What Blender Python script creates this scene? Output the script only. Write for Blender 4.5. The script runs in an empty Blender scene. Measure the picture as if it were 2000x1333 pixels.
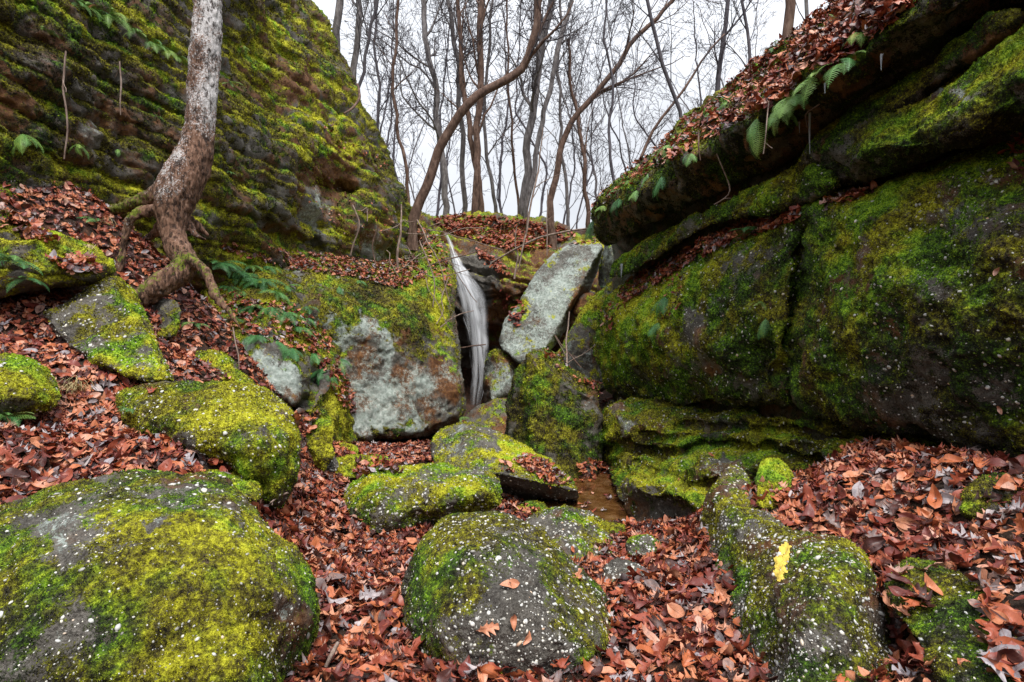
import bpy, math, random
import numpy as np
from mathutils import Vector, Matrix

random.seed(7)
RNG = np.random.default_rng(11)
F = 1091.0            # focal length in photo pixels (2000 px wide)
CAMZ = 1.35           # eye height over the path
sc = bpy.context.scene
col = sc.collection

# ------------------------------------------------------------------ basics
def U(x, y, d):
    x = np.asarray(x, float); y = np.asarray(y, float); d = np.asarray(d, float)
    return np.stack([(x-1000.)/F*d, d+0*x, (666.5-y)/F*d+CAMZ], -1)

def tag(o, label=None, cat=None, group=None, kind=None):
    if label: o['label'] = label
    if cat: o['category'] = cat
    if group: o['group'] = group
    if kind: o['kind'] = kind
    return o

def empty(name, loc=(0, 0, 0)):
    o = bpy.data.objects.new(name, None)
    o.empty_display_size = .1
    o.location = [float(v) for v in loc]
    col.objects.link(o)
    return o

def build_mesh(name, verts, faces, mat, attrs=None, smooth=True):
    """faces: list of int arrays (n,k)"""
    me = bpy.data.meshes.new(name)
    verts = np.asarray(verts, np.float32)
    faces = [np.asarray(f, np.int32) for f in (faces if isinstance(faces, list) else [faces]) if len(f)]
    me.vertices.add(len(verts)); me.vertices.foreach_set('co', verts.ravel())
    nl = sum(f.size for f in faces); npol = sum(len(f) for f in faces)
    me.loops.add(nl); me.loops.foreach_set('vertex_index', np.concatenate([f.ravel() for f in faces]))
    tot = np.concatenate([np.full(len(f), f.shape[1], np.int32) for f in faces])
    st = np.concatenate([[0], np.cumsum(tot)[:-1]]).astype(np.int32)
    me.polygons.add(npol); me.polygons.foreach_set('loop_start', st)
    me.polygons.foreach_set('use_smooth', np.full(npol, smooth, bool))
    for k, v in (attrs or {}).items():
        a = me.attributes.new(k, 'FLOAT', 'POINT')
        a.data.foreach_set('value', np.asarray(v, np.float32))
    me.update(calc_edges=True)
    me.materials.append(mat)
    return me

def mk(name, verts, faces, mat, parent=None, attrs=None, smooth=True, origin=None):
    verts = np.asarray(verts, float)
    if parent is not None: org = np.array(parent.get('_o', (0, 0, 0)), float)
    elif origin is not None: org = np.array(origin, float)
    else: org = np.array([verts[:, 0].mean(), verts[:, 1].mean(), verts[:, 2].min()])
    me = build_mesh(name, verts-org, faces, mat, attrs, smooth)
    o = bpy.data.objects.new(name, me)
    col.objects.link(o)
    if parent is not None: o.parent = parent
    else: o.location = org
    o['_o'] = [float(v) for v in org]
    return o

def thing(name, loc, label, cat, group=None):
    o = empty(name, loc); o['_o'] = [float(v) for v in loc]
    return tag(o, label, cat, group)

# ------------------------------------------------------------------ noise
_G = RNG.normal(size=(256, 3)); _G /= np.linalg.norm(_G, axis=1)[:, None]; _G = (_G*1.6).astype(np.float32)
def _h(i, j, k):
    h = (i*np.uint32(73856093)) ^ (j*np.uint32(19349663)) ^ (k*np.uint32(83492791))
    h ^= h >> np.uint32(13); h = h*np.uint32(1274126177); h ^= h >> np.uint32(16)
    return (h & np.uint32(255)).astype(np.int64)
def perlin(p):
    p = np.asarray(p, np.float32)
    fl = np.floor(p); f = p-fl; i = fl.astype(np.int64).astype(np.uint32)
    u = f*f*f*(f*(f*6-15)+10); out = 0
    for a in (0, 1):
        wa = u[:, 0] if a else 1-u[:, 0]
        for b in (0, 1):
            wb = u[:, 1] if b else 1-u[:, 1]
            for c in (0, 1):
                wc = u[:, 2] if c else 1-u[:, 2]
                g = _G[_h(i[:, 0]+np.uint32(a), i[:, 1]+np.uint32(b), i[:, 2]+np.uint32(c))]
                out = out + wa*wb*wc*((f[:, 0]-a)*g[:, 0]+(f[:, 1]-b)*g[:, 1]+(f[:, 2]-c)*g[:, 2])
    return out
def fbm(p, freq=1., oc=3, gain=.5, off=0.):
    s = 0; a = 1.
    for k in range(oc):
        s = s + a*perlin(p*(freq*2.03**k)+off+17.3*k); a *= gain
    return s
def sstep(a, b, x):
    t = np.clip((x-a)/(b-a), 0, 1); return t*t*(3-2*t)

# ------------------------------------------------------------------ node materials
def nmat(name):
    m = bpy.data.materials.new(name); m.use_nodes = True
    nt = m.node_tree; nt.nodes.clear()
    return m, nt
class N:
    def __init__(s, nt): s.nt = nt
    def n(s, t, **kw):
        nd = s.nt.nodes.new(t)
        for k, v in kw.items(): setattr(nd, k, v)
        return nd
    def l(s, a, b): s.nt.links.new(a, b)
    def set(s, sock, v):
        if hasattr(v, 'links') or isinstance(v, bpy.types.NodeSocket): s.l(v, sock)
        else: sock.default_value = v
    def attr(s, name):
        nd = s.n('ShaderNodeAttribute'); nd.attribute_name = name; return nd.outputs['Fac']
    def math(s, op, a, b=0., c=None, clamp=False):
        nd = s.n('ShaderNodeMath', operation=op); nd.use_clamp = clamp
        s.set(nd.inputs[0], a); s.set(nd.inputs[1], b)
        if c is not None: s.set(nd.inputs[2], c)
        return nd.outputs[0]
    def pos(s): return s.n('ShaderNodeNewGeometry').outputs['Position']
    def noise(s, vec, scale, detail=4., rough=.6):
        nd = s.n('ShaderNodeTexNoise'); nd.inputs['Scale'].default_value = scale
        nd.inputs['Detail'].default_value = detail; nd.inputs['Roughness'].default_value = rough
        s.l(vec, nd.inputs['Vector']); return nd.outputs['Fac']
    def ramp(s, fac, stops, interp='LINEAR'):
        nd = s.n('ShaderNodeValToRGB'); cr = nd.color_ramp; cr.interpolation = interp
        while len(cr.elements) < len(stops): cr.elements.new(.5)
        for e, (p, c) in zip(cr.elements, stops):
            e.position = p; e.color = (*c, 1) if len(c) == 3 else c
        s.set(nd.inputs[0], fac); return nd.outputs[0]
    def mix(s, fac, a, b):
        nd = s.n('ShaderNodeMix', data_type='RGBA')
        s.set(nd.inputs[0], fac)
        for i, v in ((6, a), (7, b)):
            if isinstance(v, bpy.types.NodeSocket): s.l(v, nd.inputs[i])
            else: nd.inputs[i].default_value = (*v, 1)
        return nd.outputs[2]
    def sm(s, a, b, x):
        nd = s.n('ShaderNodeMapRange', interpolation_type='SMOOTHSTEP')
        s.set(nd.inputs[0], x); nd.inputs[1].default_value = a; nd.inputs[2].default_value = b
        return nd.outputs[0]
    def bump(s, h, strength, dist, nrm=None):
        nd = s.n('ShaderNodeBump'); nd.inputs['Strength'].default_value = strength
        nd.inputs['Distance'].default_value = dist; s.set(nd.inputs['Height'], h)
        if nrm: s.l(nrm, nd.inputs['Normal'])
        return nd.outputs[0]
    def out(s, color, rough=.8, spec=.3, normal=None, **kw):
        p = s.n('ShaderNodeBsdfPrincipled'); o = s.n('ShaderNodeOutputMaterial')
        if isinstance(color, bpy.types.NodeSocket): s.l(color, p.inputs['Base Color'])
        else: p.inputs['Base Color'].default_value = (*color, 1)
        s.set(p.inputs['Roughness'], rough); s.set(p.inputs['Specular IOR Level'], spec)
        if normal: s.l(normal, p.inputs['Normal'])
        for k, v in kw.items(): s.set(p.inputs[k.replace('_', ' ')], v)
        s.l(p.outputs[0], o.inputs[0]); return p

MOSS = [(0., (.010, .007, .003)), (.16, (.030, .022, .005)), (.34, (.075, .062, .007)), (.55, (.17, .155, .009)), (.78, (.33, .32, .010)), (1., (.56, .55, .03))]
MOSSG = [(0., (.006, .010, .002)), (.16, (.015, .028, .004)), (.34, (.032, .068, .005)), (.55, (.075, .165, .007)), (.78, (.17, .33, .010)), (1., (.38, .55, .03))]

def rock_material():
    m, nt = nmat('mossy_rock'); s = N(nt); P = s.pos()
    n1 = s.noise(P, 3.2, 5, .62); n2 = s.noise(P, 22, 5, .7); n3 = s.noise(P, 110, 4, .7)
    base = s.ramp(n1, [(.3, (.030, .026, .022)), (.5, (.085, .075, .062)), (.7, (.17, .155, .135))])
    base = s.mix(s.sm(.35, .75, n2), base, s.mix(.5, base, (.26, .24, .21)))
    base = s.mix(s.math('MULTIPLY', s.sm(.47, .60, n3), .7), base, (.018, .013, .009))
    base = s.mix(s.math('MULTIPLY', s.sm(.55, .66, s.noise(P, 60, 4, .75)), .5), base, (.26, .24, .21))
    br = s.sm(.35, .75, s.math('ADD', s.attr('brown'), s.math('SUBTRACT', s.noise(P, 6, 4, .7), .5)))
    base = s.mix(br, base, s.ramp(n2, [(.3, (.035, .012, .005)), (.5, (.13, .048, .012)), (.72, (.27, .13, .04))]))
    # grey green lichen
    lt = s.math('ADD', s.attr('lichen'), s.math('MULTIPLY', s.math('SUBTRACT', s.noise(P, 18, 8, .85), .5), 2.4))
    lm = s.math('MULTIPLY', s.sm(.45, .75, s.math('ADD', lt, s.math('MULTIPLY', s.math('SUBTRACT', n3, .5), 1.6))), .88)
    base = s.mix(lm, base, s.ramp(n2, [(.3, (.20, .24, .20)), (.5, (.36, .42, .38)), (.7, (.60, .64, .60))]))
    # quartz pebbles
    v = s.n('ShaderNodeTexVoronoi'); v.inputs['Scale'].default_value = 62; s.l(P, v.inputs['Vector'])
    rnd = s.n('ShaderNodeSeparateColor'); s.l(v.outputs['Color'], rnd.inputs[0])
    rad = s.math('MULTIPLY', s.math('SUBTRACT', s.attr('peb'), rnd.outputs[0]), .55)
    pm = s.sm(0., .08, s.math('SUBTRACT', rad, v.outputs['Distance']))
    pm = s.math('MULTIPLY', pm, .75)
    # moss
    mn = s.math('ADD', s.math('MULTIPLY', s.math('SUBTRACT', n2, .5), .9), s.math('MULTIPLY', s.math('SUBTRACT', n3, .5), .9))
    mm = s.sm(.40, .58, s.math('ADD', s.attr('moss'), mn))
    tt = s.math('ADD', s.attr('tint'), s.math('ADD', s.math('MULTIPLY', s.math('SUBTRACT', n3, .5), 1.5), s.math('ADD', s.math('MULTIPLY', s.math('SUBTRACT', s.noise(P, 9, 4, .7), .5), .8), s.math('MULTIPLY', s.math('SUBTRACT', s.noise(P, 42, 3, .7), .5), 1.8))), clamp=True)
    mc = s.mix(s.sm(.43, .62, s.math('ADD', s.noise(P, 2.6, 4, .6), s.attr('green'))), s.ramp(tt, MOSS), s.ramp(tt, MOSSG))
    c = s.mix(mm, base, mc)
    c = s.mix(pm, c, (.55, .54, .48))
    ln = s.noise(P, 24, 7, .78)
    lo_ = s.math('MULTIPLY', s.sm(.615, .665, ln), s.math('MULTIPLY', s.sm(.02, .3, s.attr('peb')), .8))
    c = s.mix(lo_, c, s.ramp(n3, [(.35, (.13, .14, .11)), (.55, (.30, .32, .28)), (.7, (.50, .52, .48))]))
    h = s.math('ADD', s.math('MULTIPLY', n2, .6), s.math('MULTIPLY', n3, .5))
    h = s.math('ADD', h, s.math('MULTIPLY', pm, .3))
    nr = s.bump(h, .9, .04)
    ro = s.math('ADD', s.math('MULTIPLY', mm, .25), .62)
    ro = s.math('SUBTRACT', ro, s.math('MULTIPLY', s.attr('wet'), .35))
    s.out(c, ro, .35, nr)
    return m
M_ROCK = rock_material()

def moss_material():
    m, nt = nmat('moss_tufts'); s = N(nt); P = s.pos()
    tt = s.math('ADD', s.attr('tint'), s.math('ADD', s.math('MULTIPLY', s.attr('rnd'), .55), s.math('ADD', s.math('MULTIPLY', s.math('SUBTRACT', s.noise(P, 42, 3, .7), .5), 1.8), s.math('MULTIPLY', s.math('SUBTRACT', s.noise(P, 9, 4, .7), .5), .8))), clamp=True)
    c = s.mix(s.sm(.43, .62, s.math('ADD', s.noise(P, 2.6, 4, .6), s.attr('green'))), s.ramp(tt, MOSS), s.ramp(tt, MOSSG))
    s.out(c, .8, .25)
    return m
M_MOSS = moss_material()

def pebble_material():
    m, nt = nmat('quartz_pebbles'); s = N(nt)
    c = s.ramp(s.attr('rnd'), [(0, (.10, .09, .08)), (.35, (.27, .26, .23)), (.7, (.52, .52, .50)), (.93, (.62, .58, .48)), (1, (.5, .3, .18))])
    s.out(c, .5, .4); return m
M_PEB = pebble_material()

LEAFC = [(0., (0.026, 0.010, 0.007)), (.12, (0.077, 0.016, 0.013)), (.26, (0.181, 0.032, 0.021)), (.42, (0.292, 0.066, 0.030)), (.58, (0.404, 0.116, 0.043)),
         (.72, (0.482, 0.188, 0.094)), (.84, (0.516, 0.280, 0.205)), (.90, (0.146, 0.104, 0.098)), (.96, (0.258, 0.232, 0.254)), (1., (0.413, 0.352, 0.344))]
def leaf_material():
    m, nt = nmat('dry_leaves'); s = N(nt); P = s.pos()
    n = s.noise(P, 45, 4, .65)
    r = s.math('ADD', s.attr('rnd'), s.math('MULTIPLY', s.math('SUBTRACT', n, .5), .12), clamp=True)
    c = s.ramp(r, LEAFC)
    rib = s.attr('rib')      # 0 on the midrib, 1 at the edge; su runs along the leaf
    vein = s.math('ABSOLUTE', s.math('SINE', s.math('MULTIPLY', s.math('SUBTRACT', s.attr('su'), s.math('MULTIPLY', rib, .10)), 34.)))
    vm = s.math('MULTIPLY', s.math('SUBTRACT', 1., s.sm(0., .28, vein)), .35)
    mid = s.math('MULTIPLY', s.math('SUBTRACT', 1., s.sm(.02, .12, rib)), .5)
    c = s.mix(s.math('MAXIMUM', vm, mid), c, (.13, .04, .02))
    c = s.mix(s.sm(.62, .72, s.noise(P, 30, 3, .6)), c, (.05, .018, .012))
    s.out(c, s.math('ADD', s.math('MULTIPLY', n, .5), .22), .45, s.bump(n, .25, .01))
    return m
M_LEAF = leaf_material()

def soil_material():
    m, nt = nmat('forest_soil'); s = N(nt); P = s.pos()
    n = s.noise(P, 14, 6, .75); n2 = s.noise(P, 80, 4, .7)
    c = s.ramp(n, [(.3, (.012, .008, .006)), (.5, (.045, .024, .015)), (.62, (.11, .045, .024)), (.75, (.16, .10, .07))])
    c = s.mix(s.sm(.6, .7, n2), c, (.20, .16, .13))
    s.out(c, .85, .3, s.bump(s.math('ADD', n, n2), .8, .03)); return m
M_SOIL = soil_material()

def bark_material(name, cols, scale, lich=0., mossy=0.):
    m, nt = nmat(name); s = N(nt); P = s.pos()
    mp = s.n('ShaderNodeMapping'); mp.inputs['Scale'].default_value = (1, 1, .35); s.l(P, mp.inputs[0])
    n = s.noise(mp.outputs[0], scale, 6, .7)
    c = s.ramp(n, [(.32, cols[0]), (.5, cols[1]), (.68, cols[2])])
    if lich:
        k = s.math('ADD', s.attr('lichen'), s.math('MULTIPLY', s.math('SUBTRACT', s.noise(P, 55, 5, .75), .5), 1.7))
        c = s.mix(s.sm(.40, .62, k), c, s.ramp(s.noise(P, 130, 3, .7), [(.35, (.27, .25, .24)), (.6, (.62, .60, .60))]))
        k2 = s.math('ADD', s.attr('moss'), s.math('MULTIPLY', s.math('SUBTRACT', s.noise(P, 30, 5, .75), .5), 1.6))
        c = s.mix(s.sm(.45, .65, k2), c, s.ramp(s.noise(P, 60, 3, .7), [(.3, (.03, .035, .006)), (.6, (.16, .19, .02))]))
        crk = s.noise(mp.outputs[0], 26, 5, .8)
        c = s.mix(s.math('MULTIPLY', s.sm(.53, .58, crk), .9), c, (.030, .017, .013)); n = s.math('SUBTRACT', n, s.math('MULTIPLY', s.sm(.5, .6, crk), .8))
    s.out(c, .85, .25, s.bump(n, .7, .02)); return m
M_BARK = bark_material('grey_bark', [(.06, .052, .052), (.14, .125, .125), (.26, .24, .24)], 12)
M_BARKW = bark_material('brown_bark', [(.035, .020, .014), (.11, .065, .048), (.20, .13, .10)], 12)
M_TWIG = bark_material('dark_twigs', [(.04, .036, .044), (.075, .067, .078), (.12, .106, .118)], 8)  # colour lightened to imitate haze over the distant twigs
M_NEAR = bark_material('lichen_bark', [(.06, .03, .018), (.16, .085, .055), (.28, .17, .12)], 30, lich=1)
M_STICK = bark_material('dry_stick', [(.10, .06, .045), (.21, .15, .12), (.36, .28, .24)], 25)

def fern_material():
    m, nt = nmat('fern_fronds'); s = N(nt)
    c = s.ramp(s.attr('rnd'), [(0, (.03, .10, .03)), (.35, (.06, .20, .06)), (.6, (.16, .30, .06)), (.8, (.26, .38, .08)), (.9, (.24, .32, .12)), (1, (.20, .07, .03))])
    s.out(c, .5, .35); return m
M_FERN = fern_material()

def simple(name, colr, rough, **kw):
    m, nt = nmat(name); s = N(nt); P = s.pos(); n = s.noise(P, 40, 4, .7)
    c = s.mix(s.sm(.35, .7, n), tuple(v*.72 for v in colr), colr)
    s.out(c, rough, .5, s.bump(n, .3, .01), **kw); return m
M_BLAZE = simple('yellow_paint', (.85, .62, .10), .65)
M_ICE = simple('ice', (.75, .82, .88), .12, Transmission_Weight=.55)
M_GRASS = simple('dry_grass', (.42, .33, .16), .7)

def fall_material():
    m, nt = nmat('falling_water'); s = N(nt)
    t = s.n('ShaderNodeBsdfTransparent'); p = s.n('ShaderNodeBsdfPrincipled'); mx = s.n('ShaderNodeMixShader'); o = s.n('ShaderNodeOutputMaterial')
    p.inputs['Base Color'].default_value = (.92, .94, .98, 1); p.inputs['Roughness'].default_value = .35
    tr = s.n('ShaderNodeBsdfTranslucent'); tr.inputs[0].default_value = (.95, .97, 1, 1); m2 = s.n('ShaderNodeMixShader'); m2.inputs[0].default_value = .3
    s.l(p.outputs[0], m2.inputs[1]); s.l(tr.outputs[0], m2.inputs[2])
    s.l(s.attr('alpha'), mx.inputs[0]); s.l(t.outputs[0], mx.inputs[1]); s.l(m2.outputs[0], mx.inputs[2]); s.l(mx.outputs[0], o.inputs[0])
    return m
M_FALL = fall_material()
def stream_material():
    m, nt = nmat('stream_water'); s = N(nt); P = s.pos()
    n = s.noise(P, 5, 5, .65)
    c = s.ramp(n, [(.35, (.035, .014, .006)), (.5, (.10, .042, .012)), (.66, (.17, .09, .04))])
    s.out(c, .06, .6, s.bump(s.noise(P, 9, 3, .5), .2, .02)); return m
M_STREAM = stream_material()

# ------------------------------------------------------------------ interpolation
class RBF:
    def __init__(s, xy, v, c=.03, sc_=1.):
        s.s = sc_; s.c = c; s.xy = np.asarray(xy, float)/sc_; n = len(s.xy)
        K = s._k(s.xy); A = np.zeros((n+3, n+3)); A[:n, :n] = K-np.eye(n)*1e-4
        Pm = np.c_[np.ones(n), s.xy]; A[:n, n:] = Pm; A[n:, :n] = Pm.T
        s.w = np.linalg.lstsq(A, np.r_[np.asarray(v, float), 0, 0, 0], rcond=None)[0]
    def _k(s, q):
        return -np.sqrt(((q[:, None, :]-s.xy[None])**2).sum(-1)+s.c**2)
    def __call__(s, q):
        q = np.asarray(q, float)/s.s; out = np.empty(len(q))
        for i in range(0, len(q), 40000):
            k = q[i:i+40000]
            out[i:i+40000] = s._k(k)@s.w[:-3]+s.w[-3]+k@s.w[-2:]
        return out

def chaikin(p, it=2):
    p = np.asarray(p, float)
    for _ in range(it):
        q = np.roll(p, -1, 0)
        p = np.stack([.75*p+.25*q, .25*p+.75*q], 1).reshape(-1, 2)
    return p
def resample(p, step):
    q = np.vstack([p, p[:1]]); L = np.r_[0, np.cumsum(np.hypot(*np.diff(q, axis=0).T))]
    t = np.arange(0, L[-1], step)
    return np.c_[np.interp(t, L, q[:, 0]), np.interp(t, L, q[:, 1])]
def inside(P, poly):
    x, y = P[:, 0], P[:, 1]; r = np.zeros(len(P), bool); q = np.roll(poly, 1, 0)
    for (x1, y1), (x2, y2) in zip(poly, q):
        if y1 == y2: continue
        c = (y1 > y) != (y2 > y)
        r ^= c & (x < (x2-x1)*(y-y1)/(y2-y1)+x1)
    return r
def nearest(P, poly):
    """distance to the outline and nearest point on it"""
    best = np.full(len(P), 1e18); bp = np.zeros((len(P), 2)); q = np.roll(poly, -1, 0)
    for a, b in zip(poly, q):
        ab = b-a; l2 = max((ab**2).sum(), 1e-9)
        t = np.clip(((P-a)@ab)/l2, 0, 1); c = a+t[:, None]*ab
        d = ((P-c)**2).sum(1); m = d < best
        best[m] = d[m]; bp[m] = c[m]
    return np.sqrt(best), bp

# z buffer in 4 px cells over a frame larger than the photo
ZX0, ZY0, ZS = -400, -300, 4
ZW, ZH = 700, 480
ZB = np.full((ZH, ZW), 1e9); ZN = np.zeros((ZH, ZW, 3)); ZI = np.full((ZH, ZW), -1)
def project(P):
    d = np.maximum(P[:, 1], .05)
    return 1000+P[:, 0]/d*F, 666.5-(P[:, 2]-CAMZ)/d*F, P[:, 1]
def splat(P, Nn, oid):
    x, y, d = project(P)
    for ox, oy in ((0, 0), (.5, .5)):
        ix = np.floor((x-ZX0)/ZS+ox).astype(int); iy = np.floor((y-ZY0)/ZS+oy).astype(int)
        ok = (ix >= 0) & (ix < ZW) & (iy >= 0) & (iy < ZH) & (d > .3)
        o = np.where(ok)[0]; o = o[np.argsort(-d[o])]
        cur = ZB[iy[o], ix[o]]; k = d[o] < cur; o = o[k]
        ZB[iy[o], ix[o]] = d[o]; ZN[iy[o], ix[o]] = Nn[o]; ZI[iy[o], ix[o]] = oid
def zhit(x, y):
    x = np.atleast_1d(x); y = np.atleast_1d(y)
    ix = np.clip(((x-ZX0)/ZS).astype(int), 0, ZW-1); iy = np.clip(((y-ZY0)/ZS).astype(int), 0, ZH-1)
    return ZB[iy, ix], ZN[iy, ix], ZI[iy, ix]

def vnormals(P, Q):
    a = P[Q[:, 2]]-P[Q[:, 0]]; b = P[Q[:, 3]]-P[Q[:, 1]]
    fn = np.cross(a, b); n = np.zeros_like(P)
    for k in range(3):
        s = 0
        for c in range(4): s = s+np.bincount(Q[:, c], fn[:, k], minlength=len(P))
        n[:, k] = s
    l = np.linalg.norm(n, axis=1); n /= np.maximum(l, 1e-12)[:, None]
    return n, fn

ROCKS = {}
def smin(a, b, k):
    h = np.clip(.5+.5*(b-a)/k, 0, 1); return b*(1-h)+a*h-k*h*(1-h)

def rock(key, outline, pts=None, facets=None, law=None, R=.25, rp=60, thick=.8, step=4., amp=1., noise=((1.2, .06), (4.5, .022), (16, .008)),
         strata=None, moss=.5, tint=.4, lichen=0., brown=.2, peb=0., wet=0., up=.5, tup=.15, blobs=(), grooves=(), jit=3., name='boulder', label=None, cat=None,
         parent=None, tuft=1., pebn=0., smooth_it=2, group=None, size=1., green=-.02, comp=None, crease=1., ledgeT=.3):
    if comp:
        dm = min(p[2] for p in pts); pts = [(p[0], p[1], dm+(p[2]-dm)*comp) for p in pts]
    out = chaikin(outline, smooth_it); out = resample(out, max(step*2, 8.))
    ph = hash(key) % 97 if False else sum(ord(c) for c in key) % 97
    q = np.c_[out/70., np.full(len(out), ph)]; cen = out.mean(0)
    nd = (out-cen)/np.maximum(np.linalg.norm(out-cen, axis=1), 1)[:, None]
    out = out+nd*(fbm(q, 1., 3)*jit*1.6)[:, None]
    x0, y0 = out.min(0)-step; x1, y1 = out.max(0)+step
    xs = np.arange(x0, x1+step, step); ys = np.arange(y0, y1+step, step)
    gx, gy = np.meshgrid(xs, ys); nx = len(xs); ny = len(ys)
    G2 = np.c_[gx.ravel(), gy.ravel()]
    ins = inside(G2, out)
    I = np.arange(nx*ny).reshape(ny, nx)
    Q = np.stack([I[:-1, :-1], I[1:, :-1], I[1:, 1:], I[:-1, 1:]], -1).reshape(-1, 4)
    Q = Q[ins[Q].any(1)]
    used = np.unique(Q); remap = np.full(nx*ny, -1); remap[used] = np.arange(len(used)); Q = remap[Q]
    X = G2[used]; inn = ins[used]; dist, bp = nearest(X, out)
    X = np.where(inn[:, None], X, bp); dist = np.where(inn, dist, 0.)
    # inverse depth
    if law is not None: inv = law(X[:, 0], X[:, 1])
    elif facets is not None:
        inv = None
        for f in facets:
            f = np.asarray(f, float); A = np.c_[f[:, 0], f[:, 1], np.ones(len(f))]
            c = np.linalg.lstsq(A, 1/f[:, 2], rcond=None)[0]; v = X@c[:2]+c[2]
            inv = v if inv is None else smin(inv, v, .012*inv.max())
    if pts is not None:
        p = np.asarray(pts, float)
        if law is not None: inv = inv/RBF(p[:, :2], p[:, 2], .04, 1000.)(X)     # pts give a multiplier
        else: inv = RBF(p[:, :2], 1/p[:, 2], .04, 1000.)(X)
    inv = np.maximum(inv, .02)
    e = np.clip(dist/rp, 0, 1); off = R*(1-np.sqrt(np.clip(1-(1-e)**2, 0, 1)))
    # carved grooves and cracks in the face: (polyline, width px, depth m)
    for gp, gw, gd in grooves:
        gp = np.asarray(gp, float); b = np.full(len(X), 1e9)
        wob = X+np.c_[fbm(np.c_[X/45., np.full(len(X), 3.)], 1, 2), fbm(np.c_[X/45., np.full(len(X), 9.)], 1, 2)]*gw*.9
        for a, c in zip(gp[:-1], gp[1:]):
            ac = c-a; t = np.clip(((wob-a)@ac)/(ac@ac), 0, 1); b = np.minimum(b, np.linalg.norm(wob-(a+t[:, None]*ac), axis=1))
        off = off+gd*np.exp(-(b/gw)**2)
    dep = 1/inv
    Pf = U(X[:, 0], X[:, 1], dep+off)
    nf, _ = vnormals(Pf, Q)
    if (nf[:, 1]).mean() > 0: Q = Q[:, ::-1]; nf = -nf
    # back
    prof = np.sqrt(np.clip(1-(1-np.clip(dist/(rp*1.3), 0, 1))**2, 0, 1))
    nF = len(Pf); bmap = np.where(inn, nF+np.cumsum(inn)-1, np.arange(nF))
    Pb = U(X[inn, 0], X[inn, 1], (dep+R)[inn]); cr = Pb.mean(0)-np.array([0, 0, CAMZ]); cr /= np.linalg.norm(cr); Pb = Pb+cr*(thick*prof[inn])[:, None]
    P = np.vstack([Pf, Pb]); QA = np.vstack([Q, bmap[Q][:, ::-1]])
    n, _ = vnormals(P, QA)
    d = 0
    for fr, a in noise: d = d+perlin(P*fr+ph)*a*amp
    cs = min(1.6, max(.6, float(dep.mean())/5.))
    d = d-(np.abs(perlin(P*(1.9/cs)+ph+3))*.085+np.abs(perlin(P*(4.6/cs)+ph+7))*.035)*cs*crease
    d = d+(.45-np.abs(perlin(P*(13/cs)+ph)))*.024*cs*amp+(.45-np.abs(perlin(P*(31/cs)+ph)))*.007*cs*amp
    ledge = np.zeros(len(P))
    if strata:
        for bed, sa, dx, dy in strata:
            h = (P[:, 2]+dx*P[:, 0]+dy*P[:, 1]+.17*fbm(P, .9, 2, off=ph)+.035*perlin(P*5.))/bed
            k = np.floor(h); f = h-k
            r = np.sin(k*127.1+ph)*43758.5453; r = r-np.floor(r)
            patch = .6+.8*perlin(P*np.array([.7, .7, .3])+k[:, None]*3.1)
            d = d+sa*((r-.5)*1.6*patch-.9*np.abs(2*f-1)**6)
            ledge = np.maximum(ledge, sstep(.62, .9, f)*(.5+patch*.5))
    P = P+n*np.where(np.r_[dist, dist[inn]] < 1, .6, 1.)[:, None]*d[:, None]
    n, fn = vnormals(P, QA)
    XX = np.vstack([X, X[inn]])
    up_ = n[:, 2]
    lo = fbm(P, 1.6, 3, .6, off=ph); md = fbm(P, 7., 3, .7, off=ph+5); vlo = fbm(P, .8, 2, off=ph+30)
    A = dict(moss=moss+.07+up*up_*.5+lo*.30+md*.30+ledge*.3, tint=tint-.03+tup*up_+vlo*.16+lo*.20+md*.20+ledge*ledgeT,
             lichen=lichen+fbm(P, 2.2, 3, off=ph+50)*.4 if lichen > 0 else np.full(len(P), -1.),
             brown=brown+fbm(P, 1.5, 3, off=ph+70)*.5, peb=np.clip(peb+lo*.2*(peb > 0), 0, 1), wet=np.full(len(P), float(wet)), green=np.full(len(P), float(green)))
    for bx, by, rx, ry, ch, dv in blobs:
        wv = XX/38.; w = np.c_[XX[:, 0]+fbm(np.c_[wv, np.full(len(XX), 1.)], 1, 3)*28, XX[:, 1]+fbm(np.c_[wv, np.full(len(XX), 8.)], 1, 3)*28]
        g = np.exp(-(((w[:, 0]-bx)/rx)**2+((w[:, 1]-by)/ry)**2)*1.2)
        if ch == 'lichen' : A['lichen'] = np.maximum(A['lichen'], -.4)
        A[ch] = A[ch]+dv*g
    A['lichen'] = np.where(A['lichen'] < -.3, -1., A['lichen'])
    o = mk(name, P, QA, M_ROCK, parent, A)
    tag(o, label, cat, group)
    oid = len(ROCKS); splat(P[:nF], n[:nF], oid)
    # moss tufts and pebbles, standing on the front half
    a, b, c, dd = P[Q[:, 0]], P[Q[:, 1]], P[Q[:, 2]], P[Q[:, 3]]
    cen = (a+b+c+dd)/4; nfv = fn[:len(Q)]; ar = np.linalg.norm(nfv, axis=1)/2; nn = nfv/np.maximum(ar*2, 1e-12)[:, None]
    x, y, dz = project(cen); w = ar*(F/dz)**2; w = np.minimum(w, 40.)
    w = w*((x > -250) & (x < 2250) & (y > -150) & (y < 1500))
    bb = np.asarray([0.])
    root = o if parent is None else parent
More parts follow.
